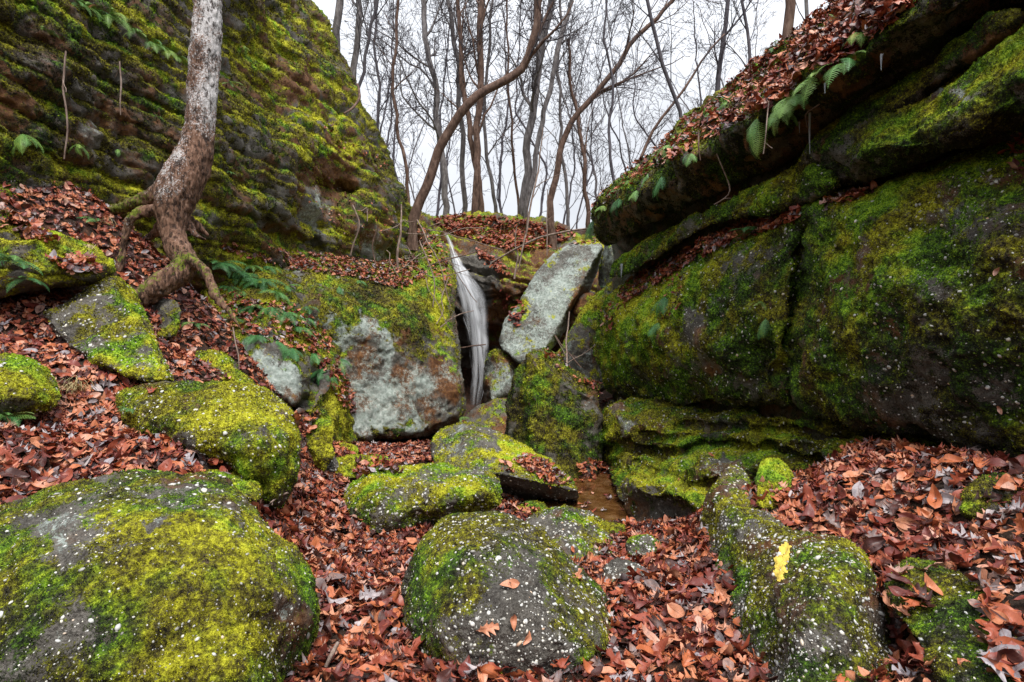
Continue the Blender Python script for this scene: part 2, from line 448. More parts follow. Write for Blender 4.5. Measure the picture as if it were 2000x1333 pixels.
    if tuft > 0:
        mv = A['moss'][Q[:, 0]]; ww = w*sstep(.38, .62, mv+RNG.normal(size=len(mv))*.06)
        k = RNG.poisson(ww/9.*tuft); idx = np.repeat(np.arange(len(Q)), k)
        if len(idx) > 20:
            u, v = RNG.random((2, len(idx), 1)); base = (a[idx]*(1-u)+b[idx]*u)*(1-v)+(dd[idx]*(1-u)+c[idx]*u)*v
            L = np.clip(3.3*dz[idx]/F*size, .005, .034)*RNG.uniform(.5, 1.25, len(idx))
            V = []; Fc = []; rv = []
            nb = 3
            tn = A['tint'][Q[idx, 0]]
            rr = RNG.normal(size=len(idx))*.35
            for j in range(nb):
                dr = nn[idx]*.8+RNG.normal(size=(len(idx), 3))*.55+np.array([0, 0, .12]); dr /= np.linalg.norm(dr, axis=1)[:, None]
                sd = np.cross(dr, RNG.normal(size=(len(idx), 3))); sd /= np.linalg.norm(sd, axis=1)[:, None]
                bs = base-nn[idx]*(L*.15)[:, None]
                V.append(np.stack([bs-sd*(L*.30)[:, None], bs+sd*(L*.30)[:, None], bs+dr*L[:, None]], 1).reshape(-1, 3))
                rv.append(np.repeat(rr+RNG.normal(size=len(idx))*.25, 3))
            V = np.vstack(V); Fc = np.arange(len(V)).reshape(-1, 3)
            mo = mk('moss', V, Fc, M_MOSS, o, dict(green=np.full(len(V), float(green)), tint=np.tile(np.repeat(tn, 3), nb)+.04, rnd=np.concatenate(rv)), smooth=False)
            tag(mo, kind='stuff')
    if pebn > 0:
        dens = pebn/95.*(.35+.65*sstep(-.5, .4, fbm(cen, 3.5, 3, off=ph+90)))*(.45+.55*sstep(1.0, .4, A['moss'][Q[:, 0]]))
        k = RNG.poisson(w*dens); idx = np.repeat(np.arange(len(Q)), k); nP = len(idx)
        if nP:
            u, v = RNG.random((2, nP, 1)); base = (a[idx]*(1-u)+b[idx]*u)*(1-v)+(dd[idx]*(1-u)+c[idx]*u)*v
            r = np.clip(RNG.lognormal(0, .5, nP)*1.75*dz[idx]/F, .0014, .013)
            ico = ICO[0]; sc3 = RNG.uniform(.6, 1.25, (nP, 1, 3)); an = RNG.random(nP)*6.28
            lv = ico[None]*sc3
            t1 = np.cross(nn[idx], RNG.normal(size=(nP, 3))); t1 /= np.linalg.norm(t1, axis=1)[:, None]; t2 = np.cross(nn[idx], t1)
            V = base[:, None]+r[:, None, None]*(lv[..., 0:1]*t1[:, None]*1.25+lv[..., 1:2]*t2[:, None]+lv[..., 2:3]*nn[idx][:, None]*.55)
            Fc = (ICO[1][None]+(np.arange(nP)*12)[:, None, None]).reshape(-1, 3)
            po = mk('pebbles', V.reshape(-1, 3), Fc, M_PEB, o, dict(rnd=np.repeat(RNG.beta(2.2, 1.6, nP), 12)))
            tag(po, kind='stuff')
    ROCKS[key] = dict(o=o, P=P, Q=Q, n=n, oid=oid, X=XX, A=A)
    return o

def _ico():
    t = (1+5**.5)/2
    v = np.array([(-1, t, 0), (1, t, 0), (-1, -t, 0), (1, -t, 0), (0, -1, t), (0, 1, t), (0, -1, -t), (0, 1, -t), (t, 0, -1), (t, 0, 1), (-t, 0, -1), (-t, 0, 1)], float)
    v /= np.linalg.norm(v[0])
    f = np.array([(0, 11, 5), (0, 5, 1), (0, 1, 7), (0, 7, 10), (0, 10, 11), (1, 5, 9), (5, 11, 4), (11, 10, 2), (10, 7, 6), (7, 1, 8), (3, 9, 4), (3, 4, 2), (3, 2, 6), (3, 6, 8), (3, 8, 9), (4, 9, 5), (2, 4, 11), (6, 2, 10), (8, 6, 7), (9, 8, 1)])
    return v, f
ICO = _ico()


# ------------------------------------------------------------------ THE CLIFFS
def lawL(x, y): return np.maximum(1.679e-4*(1191-x)-5e-5*(400-y)*(y < 400)-2e-5*(400-y)*(y >= 400)*0, .035)
def lawR(k=1.):
    return lambda x, y: np.maximum(3e-4*(x-830)/k, .07)

left = rock('left_cliff', [(-420, -300), (200, -320), (520, -260), (560, -120), (585, -30), (625, 15), (650, 62), (668, 118), (690, 135), (697, 172), (716, 212), (738, 245), (760, 285), (768, 312),
     (782, 345), (790, 372), (800, 402), (835, 428), (866, 462), (880, 500), (885, 580), (860, 640), (700, 620), (560, 640), (300, 600), (0, 540), (-420, 520)],
     law=lawL, pts=[(0, 100, 1.0), (120, 250, 1.03), (300, 120, .97), (450, 60, .98), (560, 200, 1.02), (650, 360, 1.05), (690, 300, .97), (600, 330, 1.0), (620, 420, 1.06), (540, 440, 1.04), (700, 430, 1.0), (800, 440, 1.0), (820, 480, 1.0), (0, 350, 1.06), (200, 400, 1.07), (-400, 0, 1.)],
     R=.7, rp=70, thick=5., step=3.6, crease=.5, noise=((.7, .20), (2.2, .11), (6, .05), (19, .02)), strata=[(.56, .075, .03, .03), (.23, .045, -.04, .06)], ledgeT=.45,
     moss=.46, tint=.22, brown=.48, up=.25, tup=.05, peb=.04, green=-.05,
     grooves=[([(600, 340), (640, 372), (700, 385)], 16, .5), ([(520, 440), (560, 470), (620, 480)], 14, .3)],
     blobs=[(60, 130, 160, 130, 'tint', -.10), (250, 250, 220, 120, 'tint', -.16), (120, 230, 50, 25, 'lichen', .9), (90, 160, 40, 22, 'lichen', .9), (205, 245, 50, 22, 'lichen', 1.1), (205, 245, 50, 22, 'moss', -.5),
            (70, 175, 40, 30, 'brown', .6), (150, 110, 50, 40, 'brown', .5), (20, 210, 50, 40, 'brown', .8), (20, 210, 50, 40, 'moss', -.25), (180, 325, 60, 20, 'lichen', .8), (180, 325, 60, 20, 'moss', -.3),
            (590, 170, 60, 45, 'brown', .7), (590, 170, 60, 45, 'moss', -.22), (620, 400, 45, 60, 'lichen', 1.1), (620, 400, 45, 60, 'moss', -.5), (660, 340, 60, 50, 'brown', .7), (650, 330, 70, 30, 'moss', -.25), (520, 420, 70, 30, 'lichen', .7), (720, 460, 50, 35, 'lichen', .9), (720, 460, 50, 35, 'moss', -.35), (760, 490, 40, 25, 'lichen', .8),
            (560, 60, 90, 50, 'tint', .28), (600, 235, 130, 26, 'tint', .30), (660, 290, 110, 22, 'tint', .30), (500, 120, 120, 50, 'tint', .18), (330, 160, 60, 60, 'tint', .12), (690, 200, 60, 60, 'tint', .15), (80, 20, 90, 40, 'tint', .12), (160, 385, 150, 20, 'tint', .18)],
     jit=7., name='rock_cliff', label='tall moss-covered rock cliff rising behind the leaning grey tree trunk', cat='cliff', tuft=.8)

back = rock('back_cliff', [(740, 400), (800, 404), (840, 424), (880, 417), (925, 413), (965, 415), (1000, 424), (1045, 421), (1085, 430), (1112, 446), (1140, 452), (1190, 470), (1260, 520), (1290, 650), (1270, 900), (1000, 950), (780, 900), (740, 620)],
     pts=[(800, 430, 15.8), (870, 452, 16.2), (900, 430, 17.6), (960, 416, 18.4), (1100, 436, 18.8), (1000, 466, 16.7), (960, 440, 17.8), (1080, 470, 17.0), (905, 520, 15.9), (930, 560, 15.9), (1000, 560, 15.0), (1060, 505, 15.3), (1040, 540, 14.9), (960, 640, 16.6), (900, 600, 16.6), (915, 740, 18.5), (930, 800, 18.5), (1150, 560, 15.5), (1150, 700, 16), (830, 700, 16.5), (985, 520, 15.6), (940, 490, 16.3)],
     R=.6, rp=22, thick=4., step=3., noise=((.8, .20), (2.5, .13), (7, .06), (18, .025)), strata=[(.75, .22, .42, .1), (.23, .08, .45, .0)], moss=.16, tint=.28, brown=.62, up=.7, tup=.25, lichen=.02, wet=.5,
     blobs=[(1050, 540, 50, 40, 'brown', .5), (1050, 530, 60, 40, 'moss', -.3), (905, 600, 26, 90, 'brown', -.4), (920, 740, 45, 100, 'brown', -.9), (920, 740, 45, 90, 'moss', -.6), (930, 580, 50, 110, 'wet', .6), (935, 560, 40, 60, 'moss', -.5), (935, 560, 40, 70, 'brown', -.5), (915, 600, 36, 110, 'moss', -.7), (960, 580, 40, 40, 'moss', -.1), (1010, 545, 30, 40, 'moss', .35), (1040, 480, 40, 16, 'moss', .2), (990, 590, 60, 50, 'brown', .2)],  # brown and moss lowered low in the cleft paint its shade into the rock
     jit=5., name='waterfall_cliff', label='dark brown wet rock ledge at the end of the gorge where the waterfall spills over', cat='cliff', tuft=.9)

block = rock('block', [(395, 482), (480, 474), (560, 496), (640, 500), (700, 508), (760, 515), (800, 500), (835, 478), (866, 466), (884, 515), (893, 600), (899, 680), (908, 745), (914, 812), (872, 838), (800, 862), (690, 866), (600, 920), (480, 820), (420, 700), (380, 560)],
     pts=[(430, 486, 9.3), (520, 500, 9.9), (600, 505, 10.3), (700, 515, 11.3), (760, 530, 11.6), (630, 560, 9.45), (700, 555, 10.2), (780, 580, 10.5), (820, 500, 12.4), (860, 490, 13), (870, 560, 11.8), (880, 620, 11.2), (895, 700, 10.8), (908, 820, 10.5), (880, 760, 10.3), (700, 850, 9.0), (690, 650, 9.3), (800, 760, 9.75), (800, 660, 9.9), (650, 700, 9.2), (550, 700, 8.9)],
     R=.3, rp=20, thick=3., step=3., noise=((1., .05), (3, .045), (9, .03), (24, .013)), moss=.19, tint=.30, brown=.5, up=.75, tup=.15, lichen=.25, peb=.05,
     grooves=[([(655, 850), (700, 868), (800, 864), (870, 840)], 7, .35)],
     blobs=[(740, 790, 90, 60, 'lichen', .45), (660, 700, 18, 120, 'lichen', .5), (760, 700, 14, 90, 'lichen', .45), (820, 780, 12, 60, 'lichen', .4), (720, 700, 10, 90, 'brown', .4), (790, 740, 10, 90, 'brown', .35), (700, 640, 60, 90, 'lichen', .45), (850, 740, 60, 50, 'lichen', .32), (760, 835, 70, 20, 'lichen', .5), (660, 600, 30, 60, 'lichen', .5),
            (760, 600, 130, 60, 'moss', .25), (830, 600, 50, 110, 'moss', .45), (862, 650, 20, 90, 'tint', .40), (850, 560, 40, 90, 'tint', .2), (880, 700, 14, 50, 'tint', .35), (740, 850, 130, 12, 'moss', .6), (740, 850, 130, 12, 'tint', -.1),
            (800, 770, 120, 40, 'brown', .3), (730, 780, 110, 70, 'moss', -.55), (700, 670, 50, 50, 'moss', -.15), (700, 580, 60, 50, 'moss', .25), (840, 760, 60, 50, 'moss', -.4), (740, 560, 80, 30, 'tint', -.1)],
     jit=4., crease=.35, name='rock_block', label='large square-faced rock with pale lichen patches left of the waterfall', cat='rock', tuft=.9)

rock('fernblock', [(400, 520), (450, 500), (530, 505), (590, 560), (635, 640), (665, 700), (686, 770), (700, 850), (692, 880), (650, 880), (612, 830), (585, 800), (545, 790), (500, 770), (440, 742), (400, 700), (380, 620)],
     pts=[(430, 520, 8.9), (520, 520, 9.2), (480, 600, 7.8), (560, 620, 8.0), (600, 640, 8.6), (450, 680, 7.0), (540, 740, 6.9), (600, 720, 7.4), (640, 750, 7.9), (680, 800, 8.6), (690, 860, 8.7), (640, 860, 7.3), (560, 790, 6.8), (440, 740, 6.8)],
     R=.3, rp=26, thick=1.8, step=3., noise=((1.2, .09), (4, .05), (12, .022), (30, .008)), moss=.45, tint=.45, brown=.3, up=.6, lichen=.12,
     grooves=[([(575, 810), (600, 780), (618, 740), (610, 700)], 11, .4)],
     blobs=[(545, 745, 55, 45, 'lichen', .9), (545, 745, 60, 50, 'moss', -.6), (500, 690, 40, 40, 'lichen', .6), (500, 690, 40, 40, 'moss', -.35), (665, 820, 30, 60, 'moss', .6), (665, 820, 30, 60, 'tint', .3), (510, 560, 70, 30, 'tint', -.25)],
     jit=5., name='boulder', label='sloping rock with hanging ferns and a whitish lower face below the tree roots', cat='rock')

# right-hand cliff: one thing made of the beds of rock it shows
RC = thing('layered_rock_cliff', U(1700, 900, 3.9), 'dark layered rock cliff with thick overhanging beds along the right side', 'cliff')
def bed(key, outline, **kw):
    kw.setdefault('noise', ((.9, .09), (2.6, .06), (8, .028), (22, .011))); kw.setdefault('name', 'rock_bed'); kw['moss'] += .14; kw['tint'] += .12; kw['up'] = kw.get('up', .5)*.6; kw.setdefault('green', .03)
    return rock(key, outline, parent=RC, **kw)
bed('core', [(1185, 430), (1205, 600), (1185, 800), (1260, 1000), (1700, 1050), (2700, 1500), (2700, -400), (1760, 60), (1500, 230), (1400, 300), (1260, 400)], law=lawR(1.16), R=.5, rp=40, thick=3., step=8, moss=.3, tint=.0, brown=.5, tuft=0)
bed('bedA', [(1146, 415), (1178, 372), (1210, 345), (1240, 325), (1300, 272), (1332, 235), (1360, 215), (1400, 190), (1440, 150), (1475, 122), (1540, 70), (1590, 30), (1640, -10), (1700, -80), (2700, -600), (2700, -350), (2100, -40), (2000, 15), (1900, 75), (1760, 160), (1640, 232), (1595, 280), (1500, 335), (1400, 382), (1300, 425), (1215, 470), (1192, 478), (1172, 468), (1160, 450)],
    law=lawR(), pts=[(1150, 420, .97), (1170, 392, .97), (1240, 352, .975), (1330, 292, .965), (1420, 232, .955), (1500, 190, .95), (1600, 120, .95), (1720, 45, .95), (1850, -25, .95), (2100, -160, .95),
                     (1190, 365, 1.02), (1240, 325, 1.09), (1330, 236, 1.28), (1400, 192, 1.25), (1470, 130, 1.32), (1540, 75, 1.3), (1620, 10, 1.3), (1700, -70, 1.3), (2100, -300, 1.3),
                     (1200, 470, 1.03), (1300, 424, 1.06), (1400, 380, 1.08), (1500, 330, 1.10), (1600, 270, 1.12), (1760, 160, 1.14), (1900, 78, 1.14), (2000, 16, 1.14), (2300, -150, 1.14), (1300, 350, .975), (1400, 310, .98), (1500, 265, .99), (1700, 130, 1.0), (1850, 50, 1.0)],
    R=.22, rp=16, thick=3., step=3.4, moss=.42, tint=.08, brown=.55, up=.5, tup=.38, peb=.06,
    blobs=[(1560, 230, 60, 60, 'tint', .12), (1450, 330, 50, 40, 'moss', .2), (1450, 330, 50, 40, 'tint', .22), (1170, 440, 30, 30, 'tint', .1), (1650, 130, 90, 50, 'tint', .12), (1730, 70, 60, 40, 'tint', .2), (1850, 50, 200, 60, 'tint', -.15), (1340, 245, 30, 25, 'tint', .15)])
bed('recess', [(1540, 330), (1640, 225), (1760, 150), (1900, 60), (1980, 10), (2010, 60), (1800, 200), (1640, 300), (1560, 350)], law=lawR(1.045), R=.2, rp=30, thick=1., moss=.5, tint=.12, brown=.5, tup=.4)
bed('bedC', [(1192, 545), (1192, 512), (1215, 490), (1300, 446), (1400, 402), (1500, 352), (1590, 312), (1640, 330), (1640, 372), (1600, 392), (1500, 412), (1380, 448), (1280, 502), (1225, 540)],
    law=lawR(1.02), pts=[(1200, 500, 1.0), (1600, 330, 1.), (1300, 460, 1.02), (1300, 490, .99), (1450, 385, 1.02), (1450, 415, .99), (1600, 385, .99)], R=.28, rp=34, thick=1.5, step=3.2, moss=.48, tint=.22, brown=.4, tup=.3, peb=.16, pebn=.2,
    blobs=[(1240, 490, 40, 25, 'tint', .25), (1450, 370, 140, 16, 'tint', .15)])
bed('bedB', [(1598, 300), (1618, 274), (1680, 240), (1760, 196), (1830, 150), (1900, 106), (2000, 36), (2200, -90), (2700, -350), (2700, 60), (2200, 190), (2000, 252), (1900, 292), (1800, 330), (1710, 358), (1650, 372), (1612, 352)],
    law=lawR(.97), pts=[(1600, 320, 1.03), (1800, 190, 1.03), (2000, 60, 1.03), (1700, 290, .98), (1850, 240, .97), (2000, 160, .97), (1700, 350, 1.02), (2000, 245, 1.02)], R=.32, rp=60, thick=2., step=3.4, moss=.52, tint=.22, brown=.4, up=.45, tup=.36, peb=.1,
    blobs=[(1850, 175, 60, 30, 'lichen', 1.1), (1850, 175, 70, 34, 'moss', -.5), (1850, 175, 70, 40, 'peb', .5), (1960, 110, 90, 60, 'tint', .2), (1950, 110, 90, 60, 'moss', .25), (1850, 290, 150, 40, 'tint', -.2)])
bed('bedD_right', [(1570, 470), (1545, 420), (1580, 398), (1640, 384), (1720, 362), (1800, 338), (1900, 302), (2000, 268), (2200, 200), (2700, 60), (2700, 1250), (2200, 1000), (2000, 925), (1880, 890), (1780, 852), (1660, 815), (1560, 792), (1535, 740), (1540, 640), (1552, 560)],
    law=lawR(.985), pts=[(1600, 400, 1.06), (1800, 340, 1.06), (2000, 270, 1.06), (1700, 480, .99), (1900, 480, .97), (1600, 620, .98), (1800, 620, .96), (2000, 620, .97), (1600, 770, 1.01), (1800, 830, 1.02), (2000, 910, 1.03)], grooves=[([(1580, 425), (1566, 520), (1553, 620), (1543, 740)], 8, .16)],
    R=.36, rp=44, thick=2.5, step=3.6, noise=((.9, .11), (2.6, .06), (8, .03), (22, .012)), moss=.52, tint=.19, brown=.45, up=.45, tup=.30, peb=.26, pebn=.35,
    blobs=[(1640, 470, 70, 70, 'tint', .14), (1660, 580, 70, 50, 'tint', .22), (1750, 400, 110, 40, 'tint', .16), (1740, 470, 60, 40, 'tint', .15), (1850, 400, 70, 45, 'lichen', 1.0), (1850, 400, 85, 50, 'moss', -.45), (1850, 400, 90, 50, 'peb', .5), (1910, 330, 60, 25, 'moss', -.4), (1670, 490, 30, 60, 'peb', .5), (1830, 560, 70, 50, 'moss', -.35), (1830, 560, 90, 60, 'peb', .4), (1720, 570, 30, 40, 'peb', .5), (1670, 490, 25, 50, 'lichen', .9), (1670, 490, 25, 50, 'moss', -.45), (1910, 330, 60, 25, 'lichen', .9), (1830, 560, 60, 40, 'lichen', .55), (1720, 560, 26, 30, 'lichen', .8), (1720, 570, 30, 40, 'moss', -.3),
           (1900, 720, 160, 120, 'tint', -.14), (1640, 700, 120, 60, 'brown', .25), (1600, 420, 20, 80, 'tint', .1), (1880, 680, 30, 40, 'lichen', .4)])
bed('bedD_left', [(1205, 556), (1172, 596), (1152, 640), (1150, 672), (1168, 712), (1176, 752), (1200, 775), (1300, 792), (1400, 788), (1500, 792), (1560, 798), (1560, 700), (1556, 600), (1572, 520), (1580, 455), (1562, 408), (1500, 420), (1420, 452), (1340, 488), (1300, 508), (1240, 540)],
    law=lawR(), pts=[(1210, 570, 1.06), (1300, 515, 1.08), (1450, 450, 1.09), (1560, 412, 1.06), (1160, 660, 1.0), (1250, 600, .98), (1300, 680, .95), (1400, 560, .97), (1450, 660, .955), (1530, 600, 1.0), (1200, 760, 1.03), (1300, 785, 1.04), (1450, 780, 1.02), (1550, 780, 1.03), (1400, 500, 1.03)], grooves=[([(1578, 430), (1560, 520), (1549, 620), (1538, 730)], 8, .22)],
    R=.30, rp=34, thick=2., step=3.1, noise=((.9, .11), (2.6, .07), (8, .03), (22, .012)), moss=.52, tint=.25, brown=.38, up=.45, tup=.30, peb=.28, pebn=.5,
    blobs=[(1215, 640, 70, 70, 'tint', .36), (1270, 600, 80, 60, 'tint', .20), (1340, 540, 100, 40, 'tint', .2), (1300, 700, 90, 50, 'tint', .12), (1190, 700, 40, 40, 'tint', .28), (1460, 470, 70, 40, 'tint', .15), (1350, 520, 50, 20, 'lichen', .6), (1335, 640, 26, 50, 'lichen', .7), (1335, 640, 30, 55, 'moss', -.5), (1335, 640, 40, 60, 'peb', .5), (1470, 500, 60, 30, 'peb', .5), (1470, 500, 50, 25, 'lichen', .7), (1470, 500, 50, 25, 'moss', -.15), (1260, 650, 26, 30, 'lichen', .6),
           (1450, 720, 130, 50, 'tint', -.08), (1500, 560, 40, 60, 'brown', .3)])
bed('bedE', [(1172, 800), (1185, 782), (1260, 778), (1360, 772), (1480, 775), (1600, 790), (1750, 830), (1900, 880), (1960, 960), (1700, 1010), (1500, 1040), (1420, 1060), (1380, 1072), (1240, 1072), (1224, 1020), (1205, 975), (1182, 930), (1168, 880), (1166, 840)],
    pts=[(1175, 800, 8.3), (1175, 870, 7.8), (1200, 930, 6.9), (1212, 985, 5.9), (1230, 1035, 5.2), (1240, 840, 7.0), (1300, 800, 7.0), (1260, 920, 6.2), (1300, 965, 5.0), (1340, 1000, 4.75), (1380, 1025, 4.75), (1252, 985, 5.7), (1290, 1015, 5.4), (1300, 1060, 4.9), (1370, 1050, 5.0), (1240, 940, 5.7), (1350, 880, 5.7), (1420, 820, 6.0), (1450, 900, 5.1), (1560, 800, 5.2), (1560, 870, 4.7), (1700, 850, 4.3), (1700, 900, 4.1), (1900, 900, 3.35), (1420, 980, 4.95)],
    R=.3, rp=40, thick=2., step=3., noise=((1., .09), (3, .06), (9, .026), (24, .011)), moss=.50, tint=.20, brown=.45, up=.4, tup=.26, peb=.3, pebn=.5, green=-.03,
    grooves=[([(1170, 876), (1230, 868), (1290, 890), (1400, 862), (1500, 876), (1620, 905), (1760, 930)], 9, .34), ([(1330, 826), (1400, 838), (1500, 835), (1640, 850), (1800, 880)], 10, .30), ([(1240, 905), (1330, 935), (1440, 945), (1560, 930)], 7, .22), ([(1175, 782), (1300, 790), (1450, 785), (1600, 805), (1800, 850)], 12, .38), ([(1250, 850), (1310, 858), (1360, 850)], 6, .15)],
    blobs=[(1290, 835, 90, 26, 'tint', .22), (1210, 870, 40, 60, 'tint', .18), (1300, 925, 90, 30, 'tint', .24), (1360, 990, 50, 26, 'tint', .15), (1220, 820, 35, 30, 'lichen', 1.0), (1220, 820, 35, 30, 'moss', -.5), (1400, 910, 60, 30, 'lichen', .9), (1400, 910, 70, 34, 'moss', -.6), (1400, 910, 80, 40, 'peb', .4), (1560, 860, 40, 25, 'lichen', .8), (1600, 880, 40, 20, 'moss', -.3), (1460, 870, 60, 16, 'tint', .2), (1255, 1020, 50, 45, 'moss', -.8), (1300, 1040, 60, 26, 'moss', -.8), (1230, 970, 22, 40, 'moss', -.5), (1270, 1020, 70, 50, 'tint', -.3), (1255, 1020, 60, 50, 'peb', -.5)])  # moss, tint and pebbles cut below the lip: cave shadow painted in

# ------------------------------------------------------------------ THE BOULDERS
rock('slab', [(974, 662), (985, 630), (1012, 590), (1038, 545), (1062, 515), (1084, 492), (1108, 476), (1130, 468), (1160, 467), (1178, 476), (1182, 496), (1166, 540), (1140, 592), (1112, 640), (1085, 672), (1062, 702), (1030, 716), (1000, 704), (982, 684)],
     facets=[[(980, 660, 12.3), (1100, 480, 13.5), (1060, 690, 12.0), (1140, 520, 13.1)], [(1060, 700, 12.05), (1172, 490, 13.2), (1180, 520, 14.4), (1085, 700, 13.3)], [(1100, 480, 13.5), (1170, 480, 13.3), (1140, 462, 15.0)]],
     R=.16, rp=12, thick=.9, step=2.6, noise=((1.2, .05), (4, .03), (12, .014), (30, .006)), moss=-.05, tint=.5, brown=.05, up=.35, crease=.4, lichen=.62,
     blobs=[(1140, 470, 50, 12, 'moss', 1.), (1165, 472, 24, 16, 'tint', .35), (1010, 590, 22, 60, 'moss', .5), (1000, 620, 16, 60, 'tint', -.2), (1070, 500, 26, 20, 'moss', .5), (1130, 620, 22, 90, 'brown', .8), (1130, 620, 20, 90, 'lichen', -.5), (1040, 640, 30, 40, 'brown', .25), (1080, 600, 30, 60, 'lichen', .25)],
     label='tall pale grey slab leaning diagonally beside the waterfall', cat='slab', tuft=.8, name='leaning_slab')
rock('slab2', [(1050, 720), (1085, 690), (1112, 640), (1150, 590), (1196, 540), (1230, 560), (1230, 700), (1190, 780), (1120, 760), (1080, 745)],
     facets=[[(1112, 645, 11.2), (1196, 545, 12.0), (1180, 700, 10.6), (1220, 600, 11.0)], [(1060, 720, 11.6), (1112, 650, 11.2), (1180, 745, 10.7), (1120, 740, 11.0)]],
     R=.2, rp=12, thick=1., step=3, moss=.30, tint=.62, brown=.2, lichen=.25, up=.7, blobs=[(1150, 700, 50, 40, 'moss', -.4), (1150, 720, 50, 40, 'lichen', .4), (1160, 610, 40, 40, 'tint', .1)],
     label='mossy slanted slab wedged behind the leaning grey slab against the cliff', cat='slab', name='fallen_slab')
rock('stump', [(1168, 520), (1176, 480), (1186, 462), (1196, 470), (1204, 500), (1210, 560), (1190, 590), (1160, 560)], pts=[(1180, 500, 13.2), (1200, 540, 12.8), (1170, 560, 13.4)], R=.15, rp=10, thick=.5, step=2.6, moss=.2, tint=.6, lichen=.45, brown=.2,
     label='small whitish jagged rock between the leaning slab and the cliff', cat='rock', name='rock')
rock('brownrock', [(1118, 592), (1135, 570), (1160, 568), (1172, 590), (1160, 620), (1130, 625), (1112, 612)], pts=[(1140, 590, 13.0), (1160, 610, 12.8)], R=.2, rp=14, thick=.4, step=2.8, moss=.05, brown=.8, lichen=.05,
     label='small brown stone wedged in the gap right of the leaning slab', cat='rock', name='rock')
rock('lichball', [(944, 760), (942, 718), (950, 692), (964, 678), (985, 682), (1008, 700), (1016, 740), (1000, 780), (960, 806), (940, 800)], pts=[(960, 690, 12.4), (985, 700, 12.1), (970, 760, 11.9), (1000, 770, 11.9), (945, 730, 12.6)],
     R=0.45, rp=30, thick=.8, step=2.6, moss=.05, tint=.45, brown=.4, up=.9, lichen=.42, wet=.3, label='rounded rock with white lichen spots at the foot of the waterfall', cat='rock', name='boulder',
     blobs=[(965, 690, 22, 20, 'moss', .5), (985, 740, 20, 40, 'lichen', .4)])
rock('lowslab', [(905, 812), (930, 796), (965, 782), (1000, 772), (1020, 820), (1000, 870), (930, 860), (905, 840)], pts=[(920, 800, 11.6), (1000, 780, 11.5), (960, 840, 10.4), (1000, 850, 10.3)], R=.15, rp=14, thick=.7, step=2.8, moss=.05, tint=.4, brown=.42, up=.4, lichen=.1, wet=.3,
     label='low flat brown slab in shade below the waterfall', cat='slab', name='flat_slab')
rock('pillar', [(975, 860), (980, 815), (990, 770), (1008, 725), (1028, 694), (1055, 674), (1075, 676), (1095, 694), (1122, 722), (1160, 742), (1174, 752), (1180, 850), (1182, 930), (1150, 985), (1090, 980), (1030, 930), (985, 890)],
     facets=[[(1000, 740, 8.43), (985, 860, 8.26), (1020, 900, 7.74), (1045, 700, 7.91)], [(1040, 710, 7.91), (1060, 900, 7.48), (1170, 760, 8.00), (1170, 920, 7.74)], [(1060, 674, 8.51), (1045, 712, 7.91), (1170, 765, 8.00), (1165, 745, 8.60)]],
     R=.2, rp=14, thick=1.3, step=2.8, noise=((1.2, .07), (4, .04), (11, .024), (28, .009)), moss=.42, tint=.25, brown=.35, up=.5, peb=.08,
     blobs=[(1085, 830, 80, 120, 'moss', .3), (1060, 740, 50, 40, 'tint', .12), (1085, 850, 60, 60, 'tint', .08), (1150, 790, 20, 30, 'lichen', .9), (1150, 790, 20, 30, 'moss', -.5), (1050, 930, 26, 24, 'lichen', .9), (1050, 930, 26, 24, 'moss', -.6), (1000, 800, 20, 90, 'tint', -.25), (1005, 780, 16, 60, 'lichen', .4)],
     label='tall pointed mossy rock standing mid-gorge right of the waterfall foot', cat='rock', name='boulder')
rock('wedge', [(838, 875), (852, 846), (880, 828), (908, 819), (930, 824), (965, 842), (1010, 862), (1055, 886), (1100, 922), (1126, 948), (1130, 972), (1124, 1008), (1060, 1018), (990, 1015), (962, 1000), (940, 965), (880, 925), (846, 908)],
     facets=[[(908, 822, 7.8), (1120, 945, 6.35), (975, 924, 6.05), (1124, 958, 5.95)], [(850, 870, 7.45), (908, 822, 7.8), (900, 900, 6.9), (945, 920, 6.2)], [(975, 924, 6.05), (1124, 958, 5.95), (980, 1000, 7.6), (1115, 1005, 7.2)]],
     R=.1, rp=10, thick=1.1, step=2.6, noise=((1.4, .05), (5, .025), (14, .011), (30, .005)), moss=.30, tint=.48, brown=.2, up=.5, lichen=.15, peb=.2, pebn=.5,
     blobs=[(1010, 880, 60, 30, 'tint', .3), (1000, 880, 80, 40, 'moss', .2), (960, 870, 14, 60, 'moss', -.4), (890, 875, 50, 40, 'moss', -.35), (890, 875, 50, 40, 'lichen', .25), (1050, 905, 90, 40, 'tint', .15), (1050, 970, 100, 14, 'moss', -.8), (1050, 970, 100, 14, 'brown', .3), (900, 860, 40, 30, 'moss', .1)],
     crease=.25, label='wedge-shaped flat-topped rock with a strip of leaves lying on its sloping top', cat='rock', name='boulder')
rock('flatb', [(655, 985), (664, 962), (690, 940), (735, 916), (780, 904), (830, 900), (890, 902), (940, 912), (970, 930), (980, 955), (978, 985), (940, 1005), (880, 1016), (830, 1022), (780, 1052), (735, 1074), (695, 1060), (664, 1020)],
     pts=[(670, 980, 4.67), (760, 915, 5.35), (880, 905, 5.44), (960, 925, 5.18), (740, 960, 4.42), (860, 950, 4.42), (950, 960, 4.50), (720, 1050, 4.17), (820, 1000, 4.21), (940, 1000, 4.50)],
     comp=0.55, R=0.26, rp=60, thick=.9, step=2.6, noise=((1.5, .05), (5, .025), (14, .010), (34, .004)), moss=.48, tint=.43, brown=.15, up=.35, peb=.3, pebn=1.1,
     blobs=[(900, 950, 70, 40, 'tint', .25), (800, 925, 100, 24, 'tint', .10), (720, 1010, 60, 40, 'tint', -.15)], label='low flat-topped boulder with yellow-green moss and white pebbles behind the dark round boulder', cat='boulder')
